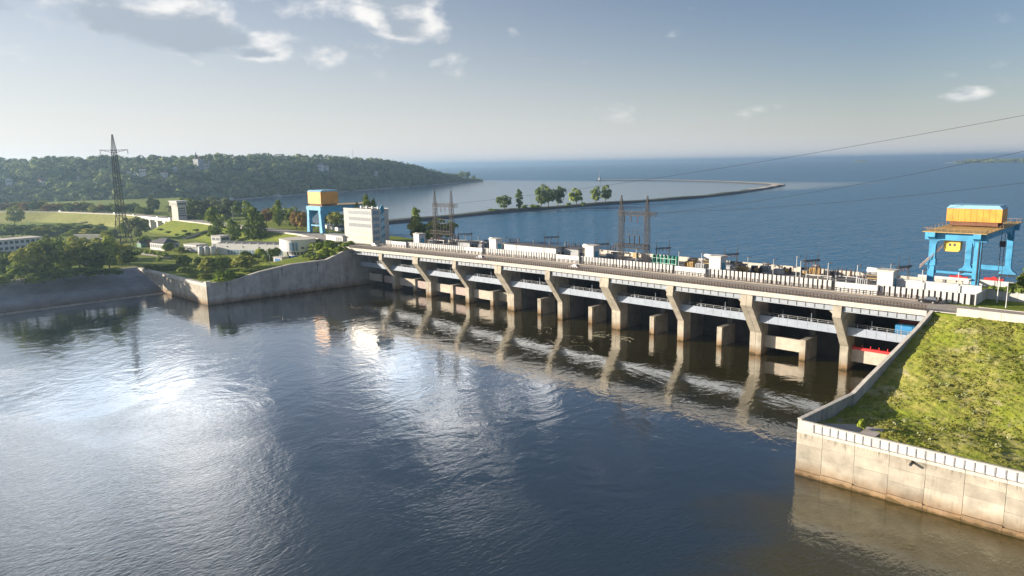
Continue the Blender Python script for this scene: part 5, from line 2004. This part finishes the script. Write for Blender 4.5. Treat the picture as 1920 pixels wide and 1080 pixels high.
PALEW = mat('far_white', (.66, .65, .62), .8, .06)
for k, (px, pt, pb, w, d, h, lab, kind) in enumerate(HB):
    p = HPT[k]
    t = thing('hill_house', lab, 'house', (p[0], p[1], p[2] + 1), 'houses on the far hill', AZ - R(90) + R((k * 37) % 50 - 25))
    h = h * 1.25
    w *= .85
    part('wall', MB().box(-w / 2, w / 2, -d / 2, d / 2, -4, h), PALEW if kind in ('gable', 'flat', 'red') else GREY, t, O)
    if kind == 'gable':
        part('roof', MB().prism([(-w / 2 - .5, h), (w / 2 + .5, h), (0, h + w * .35)], 'y', -d / 2 - .5, d / 2 + .5), [WHITE, GREY, TILE][k % 3], t, O)
    elif kind == 'turret':
        part('roof', MB().box(-w / 2 - .4, w / 2 + .4, -d / 2 - .4, d / 2 + .4, h, h + .6), ROOFD, t, O)
        part('turret', MB().tube((-w * .3, 0, h), (-w * .3, 0, h + 4), 2, 8).tube((-w * .3, 0, h + 4), (-w * .3, 0, h + 14), 2.2, 8, .1), ROOFD, t, O)
        part('dome', MB().tube((w * .4, 0, h), (w * .4, 0, h + 5), 2.2, 8, 1.2).tube((w * .4, 0, h + 5), (w * .4, 0, h + 7), 1.2, 8, .1), TILE, t, O)
    else:
        part('roof', MB().box(-w / 2 - .4, w / 2 + .4, -d / 2 - .4, d / 2 + .4, h, h + .7), TILE if kind == 'red' else ROOFD, t, O)
    for q in range(4):
        part('window', MB().box(-w / 2 + 1 + q * w / 4, -w / 2 + 2.4 + q * w / 4, -d / 2 - .05, -d / 2, h * .45, h * .7), GLASS, t, O)
# thin masts
for (px, pt, pb, lab) in ((662, 278, 300, 'thin radio mast on the hill crest'),):
    ci = np.interp(px, cols, range(len(cols)))
    p = hill_point(ci, .97)
    single('radio_mast', MB().tube((p[0], p[1], p[2]), (p[0], p[1], ztop(p[0], p[1], pt)), .5, 6, .25), GALV, lab, 'mast', None, tuple(p))
# moored craft and boathouses under the hill
for k, (px, py, w, m_, lab) in enumerate(((398, 379, 26, STEELB, 'blue hulled barge moored under the hill'), (433, 376, 16, WHITE, 'white launch with mast moored under the hill'), (520, 369, 24, WHITE, 'white pleasure boat moored left of the portal crane'), (326, 383, 22, WHITE, 'white boat behind the lock tower'))):
    p = at(px, py, 11)
    t = thing('moored_boat', lab, 'boat', (p.x, p.y, 11), 'boats moored under the hill', AZ - R(90))
    part('hull', MB().prism([(-w / 2, 2.2), (w / 2, 2.2), (w / 2 - 2, 0), (-w / 2 + 1, 0)], 'y', -3, 3), m_, t, O)
    part('cabin', MB().box(-w * .3, w * .2, -2, 2, 2.2, 4.6), WHITE, t, O)
    part('mast', MB().tube((0, 0, 4.6), (0, 0, 12 if k == 1 else 7), .18, 6), WHITE, t, O)

# ------------------------------------------------------------------ breakwater and islands
BW = [(-262, 80), (-254, 188), (-272, 360), (-260, 547), (-247, 724), (-268, 900), (-300, 1048), (-326, 1155), (-380, 1290), (-498, 1395), (-650, 1490), (-830, 1560), (-960, 1565), (-1053, 1544)]


def catmull(P, n):
    out = []
    for i in range(len(P) - 1):
        p0, p1, p2, p3 = P[max(i - 1, 0)], P[i], P[i + 1], P[min(i + 2, len(P) - 1)]
        for q in range(n):
            t = q / n
            out.append(tuple(.5 * ((2 * p1[c]) + (-p0[c] + p2[c]) * t + (2 * p0[c] - 5 * p1[c] + 4 * p2[c] - p3[c]) * t * t + (-p0[c] + 3 * p1[c] - 3 * p2[c] + p3[c]) * t ** 3) for c in (0, 1)))
    out.append(P[-1])
    return out


cl = catmull(BW, 10)
stone, crest, turf = MB(), MB(), MB()
prev = None
for i, (x, y) in enumerate(cl):
    j = min(i + 1, len(cl) - 1)
    k = max(i - 1, 0)
    d = Vector((cl[j][0] - cl[k][0], cl[j][1] - cl[k][1], 0)).normalized()
    n = Vector((-d.y, d.x, 0))
    zt = 13.6 + .5 * math.sin(i * .7) if i < 75 else 13.0
    w = 7 if i < 75 else 12
    c = Vector((x, y, 0))
    row = [c + n * (w + 6) + Vector((0, 0, 10)), c + n * w + Vector((0, 0, zt)), c - n * w + Vector((0, 0, zt)), c - n * (w + 6) + Vector((0, 0, 10))]
    if prev:
        stone.add([prev[0], row[0], row[1], prev[1]], [(0, 1, 2, 3)])
        stone.add([prev[2], row[2], row[3], prev[3]], [(0, 1, 2, 3)])
        (crest if i > 55 else turf).add([prev[1] + Vector((0, 0, .01)), row[1] + Vector((0, 0, .01)), row[2] + Vector((0, 0, .01)), prev[2] + Vector((0, 0, .01))], [(0, 1, 2, 3)])
    prev = row
bwt = thing('breakwater', 'long curved stone breakwater with sandy crest reaching into the reservoir', 'breakwater', (-260, 500, 11))
part('rubble_slope', stone, ROCK, bwt)
part('crest_path', crest, SAND, bwt)
part('crest_turf', turf, mat('crest_turf', (.05, .06, .03), .95, .3, .1), bwt)
single('beacon_mast', MB().tube((-1045, 1544, 13), (-1045, 1544, 42), .9, 6, .4).box(-1048, -1042, 1541, 1547, 13, 17), GREY, 'thin beacon mast at the tip of the breakwater', 'beacon', None, (-1045, 1544, 13))
for k, (x0, x1, py, d, hh_, lab) in enumerate(((1772, 1990, 301.5, 7000, 14, 'far'), (1600, 1624, 303.0, 11000, 6, 'islet'))):
    m = MB()
    C_, S_ = [], []
    g = np.random.default_rng(k + 20)
    n = 20
    top = []
    for q in range(n + 1):
        px = x0 + (x1 - x0) * q / n
        r = ray(px, py)
        rh = math.hypot(r.x, r.y)
        p = CP + r * (d / rh)
        top.append(p)
    dirv = Vector((top[-1].x - top[0].x, top[-1].y - top[0].y, 0)).normalized()
    nn = Vector((-dirv.y, dirv.x, 0))
    for a, b in zip(top[:-1], top[1:]):
        m.add([(a.x + nn.x * -60, a.y + nn.y * -60, 10.6), (b.x - nn.x * 60, b.y - nn.y * 60, 10.6), (b.x + nn.x * 150, b.y + nn.y * 150, 15), (a.x + nn.x * 150, a.y + nn.y * 150, 15)], [(0, 1, 2, 3)])
    struct('far_island', m, SAND)
    for q in range(500 if k == 0 else 40):
        u = g.uniform(.1, 1)
        p = top[0].lerp(top[-1], u)
        off = g.uniform(-10, 140)
        h = g.uniform(12, 22) * (1 if u > .2 or k else .5)
        C_.append((p.x + nn.x * off, p.y + nn.y * off, 13 + h * .5))
        S_.append((h, h, h * .9))
    V, F = leaf_cloud(np.array(C_), np.array(S_), .5, 16, 4.5, 31)
    o = link('island_wood', npmesh('island_wood', V, F), FOREST)
    o['kind'] = 'stuff'


# ------------------------------------------------------------------ trees
def crown_round(seed, nl=16, n=58, leaf=.048, flat=1.0):
    g = np.random.default_rng(seed)
    C, S = [], []
    for i in range(nl):
        a = g.uniform(0, 2 * math.pi)
        z = g.uniform(.2, .86)
        rr = .36 * math.sin(math.pi * min(1, max(.12, (z - .08) / .98))) * g.uniform(.5, 1.0)
        s = g.uniform(.12, .2)
        C.append((rr * math.cos(a), rr * math.sin(a), z))
        S.append((s * 1.15, s * 1.15, s))
    C.append((0, 0, .55))
    S.append((.28, .28, .33))
    V, F = leaf_cloud(np.array(C), np.array(S), .5, n, leaf, seed)
    return npmesh('crown', V, F)


def crown_poplar(seed):
    g = np.random.default_rng(seed)
    C, S = [], []
    for i in range(26):
        z = .04 + .9 * i / 25
        a = g.uniform(0, 2 * math.pi)
        w = .44 * min(1, (z + .12) * 2.6) * (1 - max(0, z - .62) ** 2 * 3.2)
        C.append((w * .5 * math.cos(a), w * .5 * math.sin(a), z))
        S.append((w * .65, w * .65, .07))
    V, F = leaf_cloud(np.array(C), np.array(S), .4, 42, .045, seed, .1)
    V[:, :2] *= 1.0
    return npmesh('crown', V, F)


def crown_bush(seed):
    g = np.random.default_rng(seed)
    C, S = [], []
    for i in range(12):
        a = g.uniform(0, 2 * math.pi)
        rr = g.uniform(.05, .36)
        z = g.uniform(.18, .7) * (1 - rr * .8)
        s = g.uniform(.16, .26)
        C.append((rr * math.cos(a), rr * math.sin(a), z))
        S.append((s, s, s))
    V, F = leaf_cloud(np.array(C), np.array(S), .5, 56, .06, seed)
    V[:, 2] = np.maximum(V[:, 2], 0)
    return npmesh('crown', V, F)


def trunk_mesh(seed, limbs=5, top=.6):
    g = random.Random(seed)
    b = MB().tube((0, 0, -.05), (.01, 0, .3), .03, 8, .022).tube((.01, 0, .3), (0, .01, top), .022, 8, .008)
    for q in range(limbs):
        a = g.uniform(0, 6.28)
        z = g.uniform(.22, .45)
        b.tube((0, 0, z), (.25 * math.cos(a), .25 * math.sin(a), z + g.uniform(.15, .3)), .012, 5, .004)
    me = bpy.data.meshes.new('trunk')
    me.from_pydata(b.v, [], b.f)
    me.materials.append(BARK)
    return me


CROWN = {}
for mk, m_ in (('d', LEAF_D), ('m', LEAF_M), ('y', LEAF_Y), ('g', LEAF_G), ('r', LEAF_R), ('b', LEAF_B)):
    for kind, fn, nvar in (('round', crown_round, 3), ('poplar', crown_poplar, 2), ('bush', crown_bush, 2)):
        for v in range(nvar):
            if (kind, v) not in CROWN:
                CROWN[(kind, v)] = fn(100 + v * 7 + len(kind))
            me = CROWN[(kind, v)].copy()
            me.materials.clear()
            me.materials.append(m_)
            CROWN[(kind, mk, v)] = me
TRUNK = [trunk_mesh(1), trunk_mesh(2)]
TRUNKP = trunk_mesh(3, 3, .85)
TCOUNT = 0


def tree(loc, h, w, kind, mk, lab, grp):
    global TCOUNT
    TCOUNT += 1
    nm = {'round': 'leafy_tree', 'poplar': 'poplar_tree', 'bush': 'shrub'}[kind]
    t = thing(nm, lab, 'shrub' if kind == 'bush' else 'tree', loc, grp, random.uniform(0, 6.28))
    nv = 3 if kind == 'round' else 2
    c = link('crown' if kind != 'bush' else 'foliage', CROWN[(kind, mk, TCOUNT % nv)], None, t)
    c.scale = (w, w, h)
    k = link('trunk' if kind != 'bush' else 'stem', TRUNKP if kind == 'poplar' else TRUNK[TCOUNT % 2], None, t)
    s = max(h * .75, w * .6)
    k.scale = (s, s, h * .98) if kind != 'bush' else (w * .4, w * .4, h * .8)
    return t


def ground_at(px, py):
    z = 12.0
    for _ in range(8):
        p = at(px, py, z)
        z2 = ground_left(p.x, p.y) if p.x > -899 and p.y < 280 else 11.0
        if p.y < -83:
            z2 = 10.3
        z = .5 * z + .5 * z2
    return at(px, py, z)


def plant(items, grp, labfmt, zfix=None):
    items = sorted(items, key=lambda a: a[0])
    for i, (px, py, hp, wp, kind, mk) in enumerate(items):
        p = ground_at(px, py) if zfix is None else at(px, py, zfix)
        D = (p - CP).dot(_fw)
        h, w = hp * D / FOC, wp * D / FOC * (1.25 if kind != 'poplar' else 1.5)
        kn = {'round': {'d': 'dark green leafy tree', 'm': 'green leafy tree', 'y': 'yellowish green tree', 'g': 'grey-green leafy tree', 'r': 'reddish brown tree', 'b': 'bright green tree'}[mk],
              'poplar': 'slim columnar poplar', 'bush': {'d': 'dark green shrub', 'm': 'green shrub', 'y': 'yellowish shrub', 'b': 'bright green shrub', 'g': 'grey-green shrub', 'r': 'brownish shrub'}[mk]}[kind]
        tree(p, h, w, kind, mk, '%s %s, %s from left' % (kn, labfmt, ORD[i] if i < len(ORD) else 'number %d' % (i + 1)), grp)


plant([(18, 522, 50, 46, 'round', 'd'), (60, 524, 66, 62, 'round', 'y'), (96, 518, 74, 52, 'round', 'd'), (122, 510, 50, 56, 'round', 'm'), (150, 508, 66, 48, 'round', 'y'), (176, 510, 52, 50, 'round', 'd'), (206, 508, 66, 42, 'round', 'm'),
       (228, 500, 48, 40, 'round', 'y'), (243, 498, 34, 40, 'round', 'd'), (40, 528, 40, 44, 'round', 'm'), (140, 490, 40, 40, 'round', 'm'), (108, 496, 52, 40, 'round', 'd'), (190, 486, 40, 36, 'round', 'y'), (82, 530, 30, 50, 'bush', 'd'), (120, 524, 30, 60, 'bush', 'd'),
       (165, 520, 26, 60, 'bush', 'd'), (8, 535, 26, 40, 'bush', 'm'), (205, 516, 18, 40, 'bush', 'd'), (4, 500, 30, 30, 'round', 'y'), (215, 485, 34, 26, 'round', 'y')], 'trees on the left river bank', 'in the thicket above the sloping bank')
plant([(x, 446 - (x % 17) * .25, 16 + (x * 7) % 9, 30 + (x * 5) % 14, 'bush' if x % 2 else 'round', 'dmdmy'[i % 5]) for i, x in enumerate((4, 24, 42, 61, 80, 99, 118, 137, 152, 170, 189, 205))] +
      [(x, 436, 16, 28, 'round', 'dm'[i % 2]) for i, x in enumerate((15, 52, 90, 128, 158, 186))], 'trees below the levee meadow', 'in the belt below the levee meadow')
plant([(28, 424, 38, 30, 'round', 'y'), (262, 448, 42, 36, 'round', 'g'), (241, 446, 38, 26, 'round', 'd'), (270, 462, 20, 26, 'round', 'm'), (320, 470, 20, 28, 'bush', 'd'), (335, 474, 16, 26, 'bush', 'm'), (200, 455, 22, 26, 'round', 'y'), (180, 462, 20, 26, 'bush', 'y')], 'trees around the pylon yard', 'between pylon and bungalow')
plant([(405, 450, 62, 24, 'poplar', 'd'), (438, 454, 42, 22, 'poplar', 'm'), (474, 450, 60, 26, 'poplar', 'd'), (487, 449, 46, 24, 'poplar', 'd')], 'poplars on the embankment', 'below the crest road')
plant([(300 + 13 * i + (i * 37) % 7, 432 + (i * 29) % 12, 5, 10, 'bush', 'md'[i % 2]) for i in range(13)], 'shrubs on the embankment', 'on the embankment beside the stair')
plant([(345, 512, 16, 26, 'bush', 'm'), (300, 491, 11, 13, 'round', 'm'), (318, 505, 12, 40, 'bush', 'd'), (283, 504, 12, 30, 'bush', 'd'), (340, 500, 30, 34, 'bush', 'd'), (388, 512, 42, 36, 'bush', 'y'), (374, 502, 28, 26, 'bush', 'd'), (415, 510, 40, 42, 'bush', 'm'), (448, 506, 36, 42, 'bush', 'y'),
       (470, 500, 28, 34, 'bush', 'y'), (424, 530, 30, 36, 'bush', 'b'), (384, 522, 12, 30, 'bush', 'y'), (440, 524, 14, 40, 'bush', 'd'), (462, 490, 26, 22, 'bush', 'd'), (486, 488, 30, 26, 'bush', 'm'), (500, 492, 22, 28, 'bush', 'd'), (515, 484, 26, 26, 'bush', 'd'), (472, 512, 12, 40, 'bush', 'd'), (366, 520, 10, 20, 'bush', 'm')],
      'shrubs by the quay', 'on the lawn above the quay wall')
plant([(588, 470, 20, 30, 'bush', 'b'), (602, 466, 16, 26, 'bush', 'b'), (612, 476, 16, 22, 'bush', 'b'), (622, 466, 16, 24, 'bush', 'b'), (634, 472, 14, 22, 'bush', 'b'), (645, 464, 12, 20, 'bush', 'b'), (580, 486, 20, 30, 'bush', 'd'), (597, 486, 14, 30, 'bush', 'm'), (608, 484, 12, 24, 'bush', 'b'), (655, 459, 10, 18, 'bush', 'b'),
       (574, 468, 18, 22, 'bush', 'm'), (624, 480, 9, 16, 'bush', 'b'), (650, 470, 7, 12, 'bush', 'd'), (590, 456, 10, 26, 'bush', 'b'), (615, 457, 9, 24, 'bush', 'd'), (636, 460, 9, 22, 'bush', 'm')], 'shrubs on the slope by the dam', 'on the slope beside the wing wall')
plant([(500, 421, 30, 22, 'round', 'r'), (512, 418, 32, 24, 'round', 'y'), (522, 424, 48, 14, 'poplar', 'm'), (528, 420, 26, 24, 'round', 'g'), (545, 426, 30, 20, 'round', 'd'), (556, 430, 34, 24, 'round', 'r'), (568, 432, 34, 22, 'round', 'r'), (552, 418, 30, 26, 'round', 'm'), (575, 424, 26, 20, 'round', 'd'),
       (612, 424, 30, 24, 'round', 'd'), (632, 430, 36, 32, 'round', 'y'), (622, 420, 28, 22, 'round', 'd'), (535, 414, 24, 22, 'round', 'm')], 'trees along the approach road', 'lining the approach road', ZR)
plant([(692, 440, 74, 15, 'poplar', 'd'), (703, 440, 66, 10, 'poplar', 'd'), (683, 440, 52, 7, 'poplar', 'm'), (670, 436, 56, 8, 'poplar', 'm')], 'poplars behind the control block', 'behind the control block', ZR)
plant([(783, 448, 58, 16, 'poplar', 'm'), (778, 450, 40, 30, 'round', 'y'), (822, 452, 42, 54, 'round', 'y'), (838, 450, 34, 36, 'round', 'm'), (790, 450, 30, 24, 'round', 'd'), (808, 452, 24, 26, 'round', 'm')], 'trees by the left gantry', 'around the left line gantry', ZD - 1)
plant([(332, 410, 28, 30, 'round', 'g'), (345, 406, 34, 30, 'round', 'm'), (362, 408, 36, 34, 'round', 'd'), (380, 408, 32, 34, 'round', 'g'), (396, 406, 36, 36, 'round', 'g'), (414, 408, 34, 36, 'round', 'g'), (432, 408, 36, 34, 'round', 'g'), (450, 408, 32, 30, 'round', 'm'), (287, 402, 36, 24, 'round', 'g'), (466, 412, 36, 14, 'poplar', 'm'), (276, 404, 14, 26, 'round', 'd'),
       (340, 412, 16, 24, 'bush', 'd'), (356, 413, 14, 24, 'bush', 'g'), (392, 414, 12, 24, 'bush', 'd'), (420, 415, 12, 26, 'bush', 'm')], 'trees behind the lock tower', 'right of the lock tower', ZR - 1)
plant([(4 + i * 14.5, 396 + .35 * i - (i * 13) % 3, 15 + (i * 7) % 6, 24, 'round', 'rryrmyrrydryyrmdydd'[i]) for i in range(19)], 'trees along the levee road', 'in the row beyond the levee road', ZR - 1)
plant([(946, 393, 27, 28, 'round', 'd'), (973, 392, 37, 11, 'poplar', 'd'), (1015, 389, 42, 24, 'round', 'd'), (1028, 388, 38, 22, 'round', 'm'), (1046, 387, 37, 26, 'round', 'd'), (1081, 385, 32, 26, 'round', 'm'), (1117, 381, 31, 20, 'round', 'm'), (1135, 380, 33, 20, 'round', 'd'), (985, 391, 9, 14, 'bush', 'm'), (1003, 390, 9, 20, 'bush', 'b'), (925, 395, 5, 22, 'bush', 'b'), (1067, 386, 8, 10, 'bush', 'm'), (1094, 385, 8, 10, 'bush', 'b')],
      'trees on the breakwater', 'standing on the breakwater', 13.3)
plant([(800 + 9.5 * i, 336.5 - .1 * i, 10 + (i * 5) % 6, 12, 'round', 'dmd'[i % 3]) for i in range(9)] + [(752, 350, 9, 12, 'round', 'm'), (888, 337, 8, 9, 'round', 'd')], 'trees on the far spit', 'on the far spit below the hill', 12)
plant([(1917, 545, 36, 24, 'round', 'd'), (1935, 540, 40, 30, 'round', 'm')], 'trees at the right edge', 'beyond the right gantry crane', ZD)


def hedge(name, lab, pts, h, w, m_, n, leaf, kind=None, cat='hedge'):
    C_, S_ = [], []
    g = np.random.default_rng(n)
    tot = sum((Vector(b) - Vector(a)).length for a, b in zip(pts[:-1], pts[1:]))
    for a, b in zip(pts[:-1], pts[1:]):
        a, b = Vector(a), Vector(b)
        k = max(2, int(n * (b - a).length / tot))
        for q in range(k):
            p = a.lerp(b, g.uniform())
            C_.append((p.x + g.normal() * w * .25, p.y + g.normal() * w * .25, p.z + h * g.uniform(.3, .6)))
            S_.append((w * .6, w * .6, h * g.uniform(.35, .6)))
    V, F = leaf_cloud(np.array(C_), np.array(S_), .5, 40, leaf, n)
    o = link(name, npmesh(name, V, F), m_)
    o['label'], o['category'] = lab, cat
    return o


hp = [ground_at(px, py) for px, py in ((232, 466), (262, 473), (300, 479), (340, 487), (372, 493))]
hedge('clipped_hedge', 'long clipped hedge below the yard track', [tuple(p) for p in hp], 2.2, 2.2, LEAF_M, 70, .6)
hedge('ivy_hedge', 'dark ivy hanging over the boundary wall at the right edge', [(261, 22.4, ZD + 2.6), (300, 22.4, ZD + 2.6)], 1.6, 1.6, LEAF_D, 60, .4)
hp = [ground_at(px, py) for px, py in ((335, 423), (380, 425), (420, 428), (470, 432))]
hedge('roadside_hedge', 'low hedge under the parapet of the approach road', [tuple(p) for p in hp], 1.5, 2.2, LEAF_M, 60, .6)

# rough grass on the right bank
g = np.random.default_rng(11)
C_, S_ = [], []
while len(C_) < 4200:
    y = g.uniform(-81.5, -9.2)
    x = rwx(y) + .8 + g.uniform(0, 46)
    if y < -70 and x < 263.2:
        continue
    cl_ = math.sin(x * .9 + 2 * math.sin(y * .5)) * math.sin(y * .8 + x * .2)
    cl2 = math.sin(x * .23 + 1.3 * math.sin(y * .17)) * math.sin(y * .19 + x * .07)
    if cl_ < 0 and g.uniform() < .75 or cl2 < -.25 and g.uniform() < .85:
        continue
    h = g.uniform(.04, .15) * (1.6 if cl_ > .5 else 1) * (1.5 if cl2 > .4 else 1)
    C_.append((x, y, ground_right(x, y) + h * .3))
    S_.append((h * 1.7, h * 1.7, h))
V, F = leaf_cloud(np.array(C_), np.array(S_), .3, 9, .13, 12, .8)
o = link('rough_grass', npmesh('rough_grass', V, F), STRAW)
o['kind'] = 'stuff'
C_, S_ = [], []
for q in range(45):
    y = g.uniform(-72, -12)
    x = rwx(y) + g.uniform(6, 44)
    h = g.uniform(.3, .7)
    C_.append((x, y, ground_right(x, y) + h * .4))
    S_.append((h * 1.2, h * 1.2, h))
V, F = leaf_cloud(np.array(C_), np.array(S_), .3, 22, .17, 13, .1)
o = link('pale_weeds', npmesh('pale_weeds', V, F), leafmat('weed_pale', (.28, .31, .13), (.42, .42, .24)))
o['kind'] = 'stuff'
p = at(1613, 805, 9.4)
tree(p, 3.0, 2.0, 'bush', 'b', 'single green sapling growing on the concrete apron by the river wall', None)

# roadside lamp posts on the approach road
for k, (px, py, pt) in enumerate(((480, 428, 398), (534, 420, 388), (556, 425, 390), (600, 440, 400), (619, 443, 408), (437, 418, 388), (590, 487, 460), (507, 500, 478), (1886, 577, 530))):
    p = ground_at(px, py) if k < 8 else at(px, py, ZD)
    zt = ztop(p.x, p.y, pt)
    t = thing('street_lamp', 'slender street lamp %s' % (['by the poplars on the approach road', 'among the roadside trees left of the portal crane', 'in front of the roadside fence left of the portal crane', 'between portal crane and entrance pavilion', 'just left of the entrance pavilion', 'right of the lock tower', 'on the slope right of the round hall', 'beside the blue-doored kiosk', 'by the road at the right edge'][k]), 'lamp post', tuple(p), 'street lamps')
    part('pole', MB().tube((0, 0, -.3), (0, 0, zt - p.z), .16, 8, .08), GALV, t, O)
    part('arm', MB().beam((0, 0, zt - p.z), (.9, -.9, zt - p.z + .3), .09), GALV, t, O)
    part('lamp_head', MB().box(.7, 1.5, -1.5, -.8, zt - p.z + .2, zt - p.z + .4), GREY, t, O)

# foam in the tail race
foam = mat('foam', (.55, .52, .34), .8, .2, 2.0)
m = MB()
g = random.Random(4)
c0 = at(1150, 633, 0)
for ring in range(12):
    cx_, cy_ = c0.x + g.uniform(-9, 7), c0.y + g.uniform(-3, 3)
    rx, ry = g.uniform(1.2, 4.5), g.uniform(.8, 2.4)
    a0, a1 = g.uniform(0, 6.28), g.uniform(2.5, 6)
    w = g.uniform(.07, .16)
    n = 26
    ph = g.uniform(0, 6)
    pts = []
    for q in range(n + 1):
        a = a0 + a1 * q / n
        wob = 1 + .16 * math.sin(3 * a + ph) + .1 * math.sin(7 * a)
        pts.append((cx_ + rx * wob * math.cos(a), cy_ + ry * wob * math.sin(a), wob))
    for (x0, y0, w0), (x1, y1, w1) in zip(pts[:-1], pts[1:]):
        if g.random() < .2:
            continue
        d = Vector((x1 - x0, y1 - y0, 0)).normalized()
        nn = Vector((-d.y, d.x, 0)) * w * g.uniform(.5, 1.5)
        m.add([(x0 - nn.x, y0 - nn.y, .03), (x1 - nn.x, y1 - nn.y, .03), (x1 + nn.x, y1 + nn.y, .03), (x0 + nn.x, y0 + nn.y, .03)], [(0, 1, 2, 3)])
for trail in range(16):
    px0, py0 = g.uniform(560, 1120), g.uniform(575, 660)
    q0 = at(px0, py0, 0)
    if q0.y > -7:
        continue
    L2_, ph, amp = g.uniform(14, 40), g.uniform(0, 6), g.uniform(1, 3.5)
    dirx, diry = math.cos(R(g.uniform(150, 215))), math.sin(R(g.uniform(150, 215)))
    pts = [(q0.x + dirx * L2_ * u / 30 - diry * amp * math.sin(u * .33 + ph), q0.y + diry * L2_ * u / 30 + dirx * amp * math.sin(u * .33 + ph)) for u in range(31)]
    for (x0, y0), (x1, y1) in zip(pts[:-1], pts[1:]):
        if g.random() < .35 or y0 > -5:
            continue
        d = Vector((x1 - x0, y1 - y0, 0)).normalized()
        nn = Vector((-d.y, d.x, 0)) * g.uniform(.03, .11)
        m.add([(x0 - nn.x, y0 - nn.y, .03), (x1 - nn.x, y1 - nn.y, .03), (x1 + nn.x, y1 + nn.y, .03), (x0 + nn.x, y0 + nn.y, .03)], [(0, 1, 2, 3)])
o = part('foam', m, foam)
o['kind'] = 'stuff'

# ------------------------------------------------------------------ summer haze
HAZE = MB().box(-42000, 42000, -2500, 47000, -6, 118)
o = part('haze', HAZE, None)
o['kind'] = 'stuff'
hm = bpy.data.materials.new('haze')
hm.use_nodes = True
N, L = hm.node_tree.nodes, hm.node_tree.links
N.clear()
ho = N.new('ShaderNodeOutputMaterial')
pv = N.new('ShaderNodeVolumePrincipled')
pv.inputs['Color'].default_value = (.50, .74, 1.0, 1)
pv.inputs['Density'].default_value = HAZE_D
pv.inputs['Anisotropy'].default_value = 0.6
L.new(pv.outputs[0], ho.inputs['Volume'])
o.data.materials.append(hm)
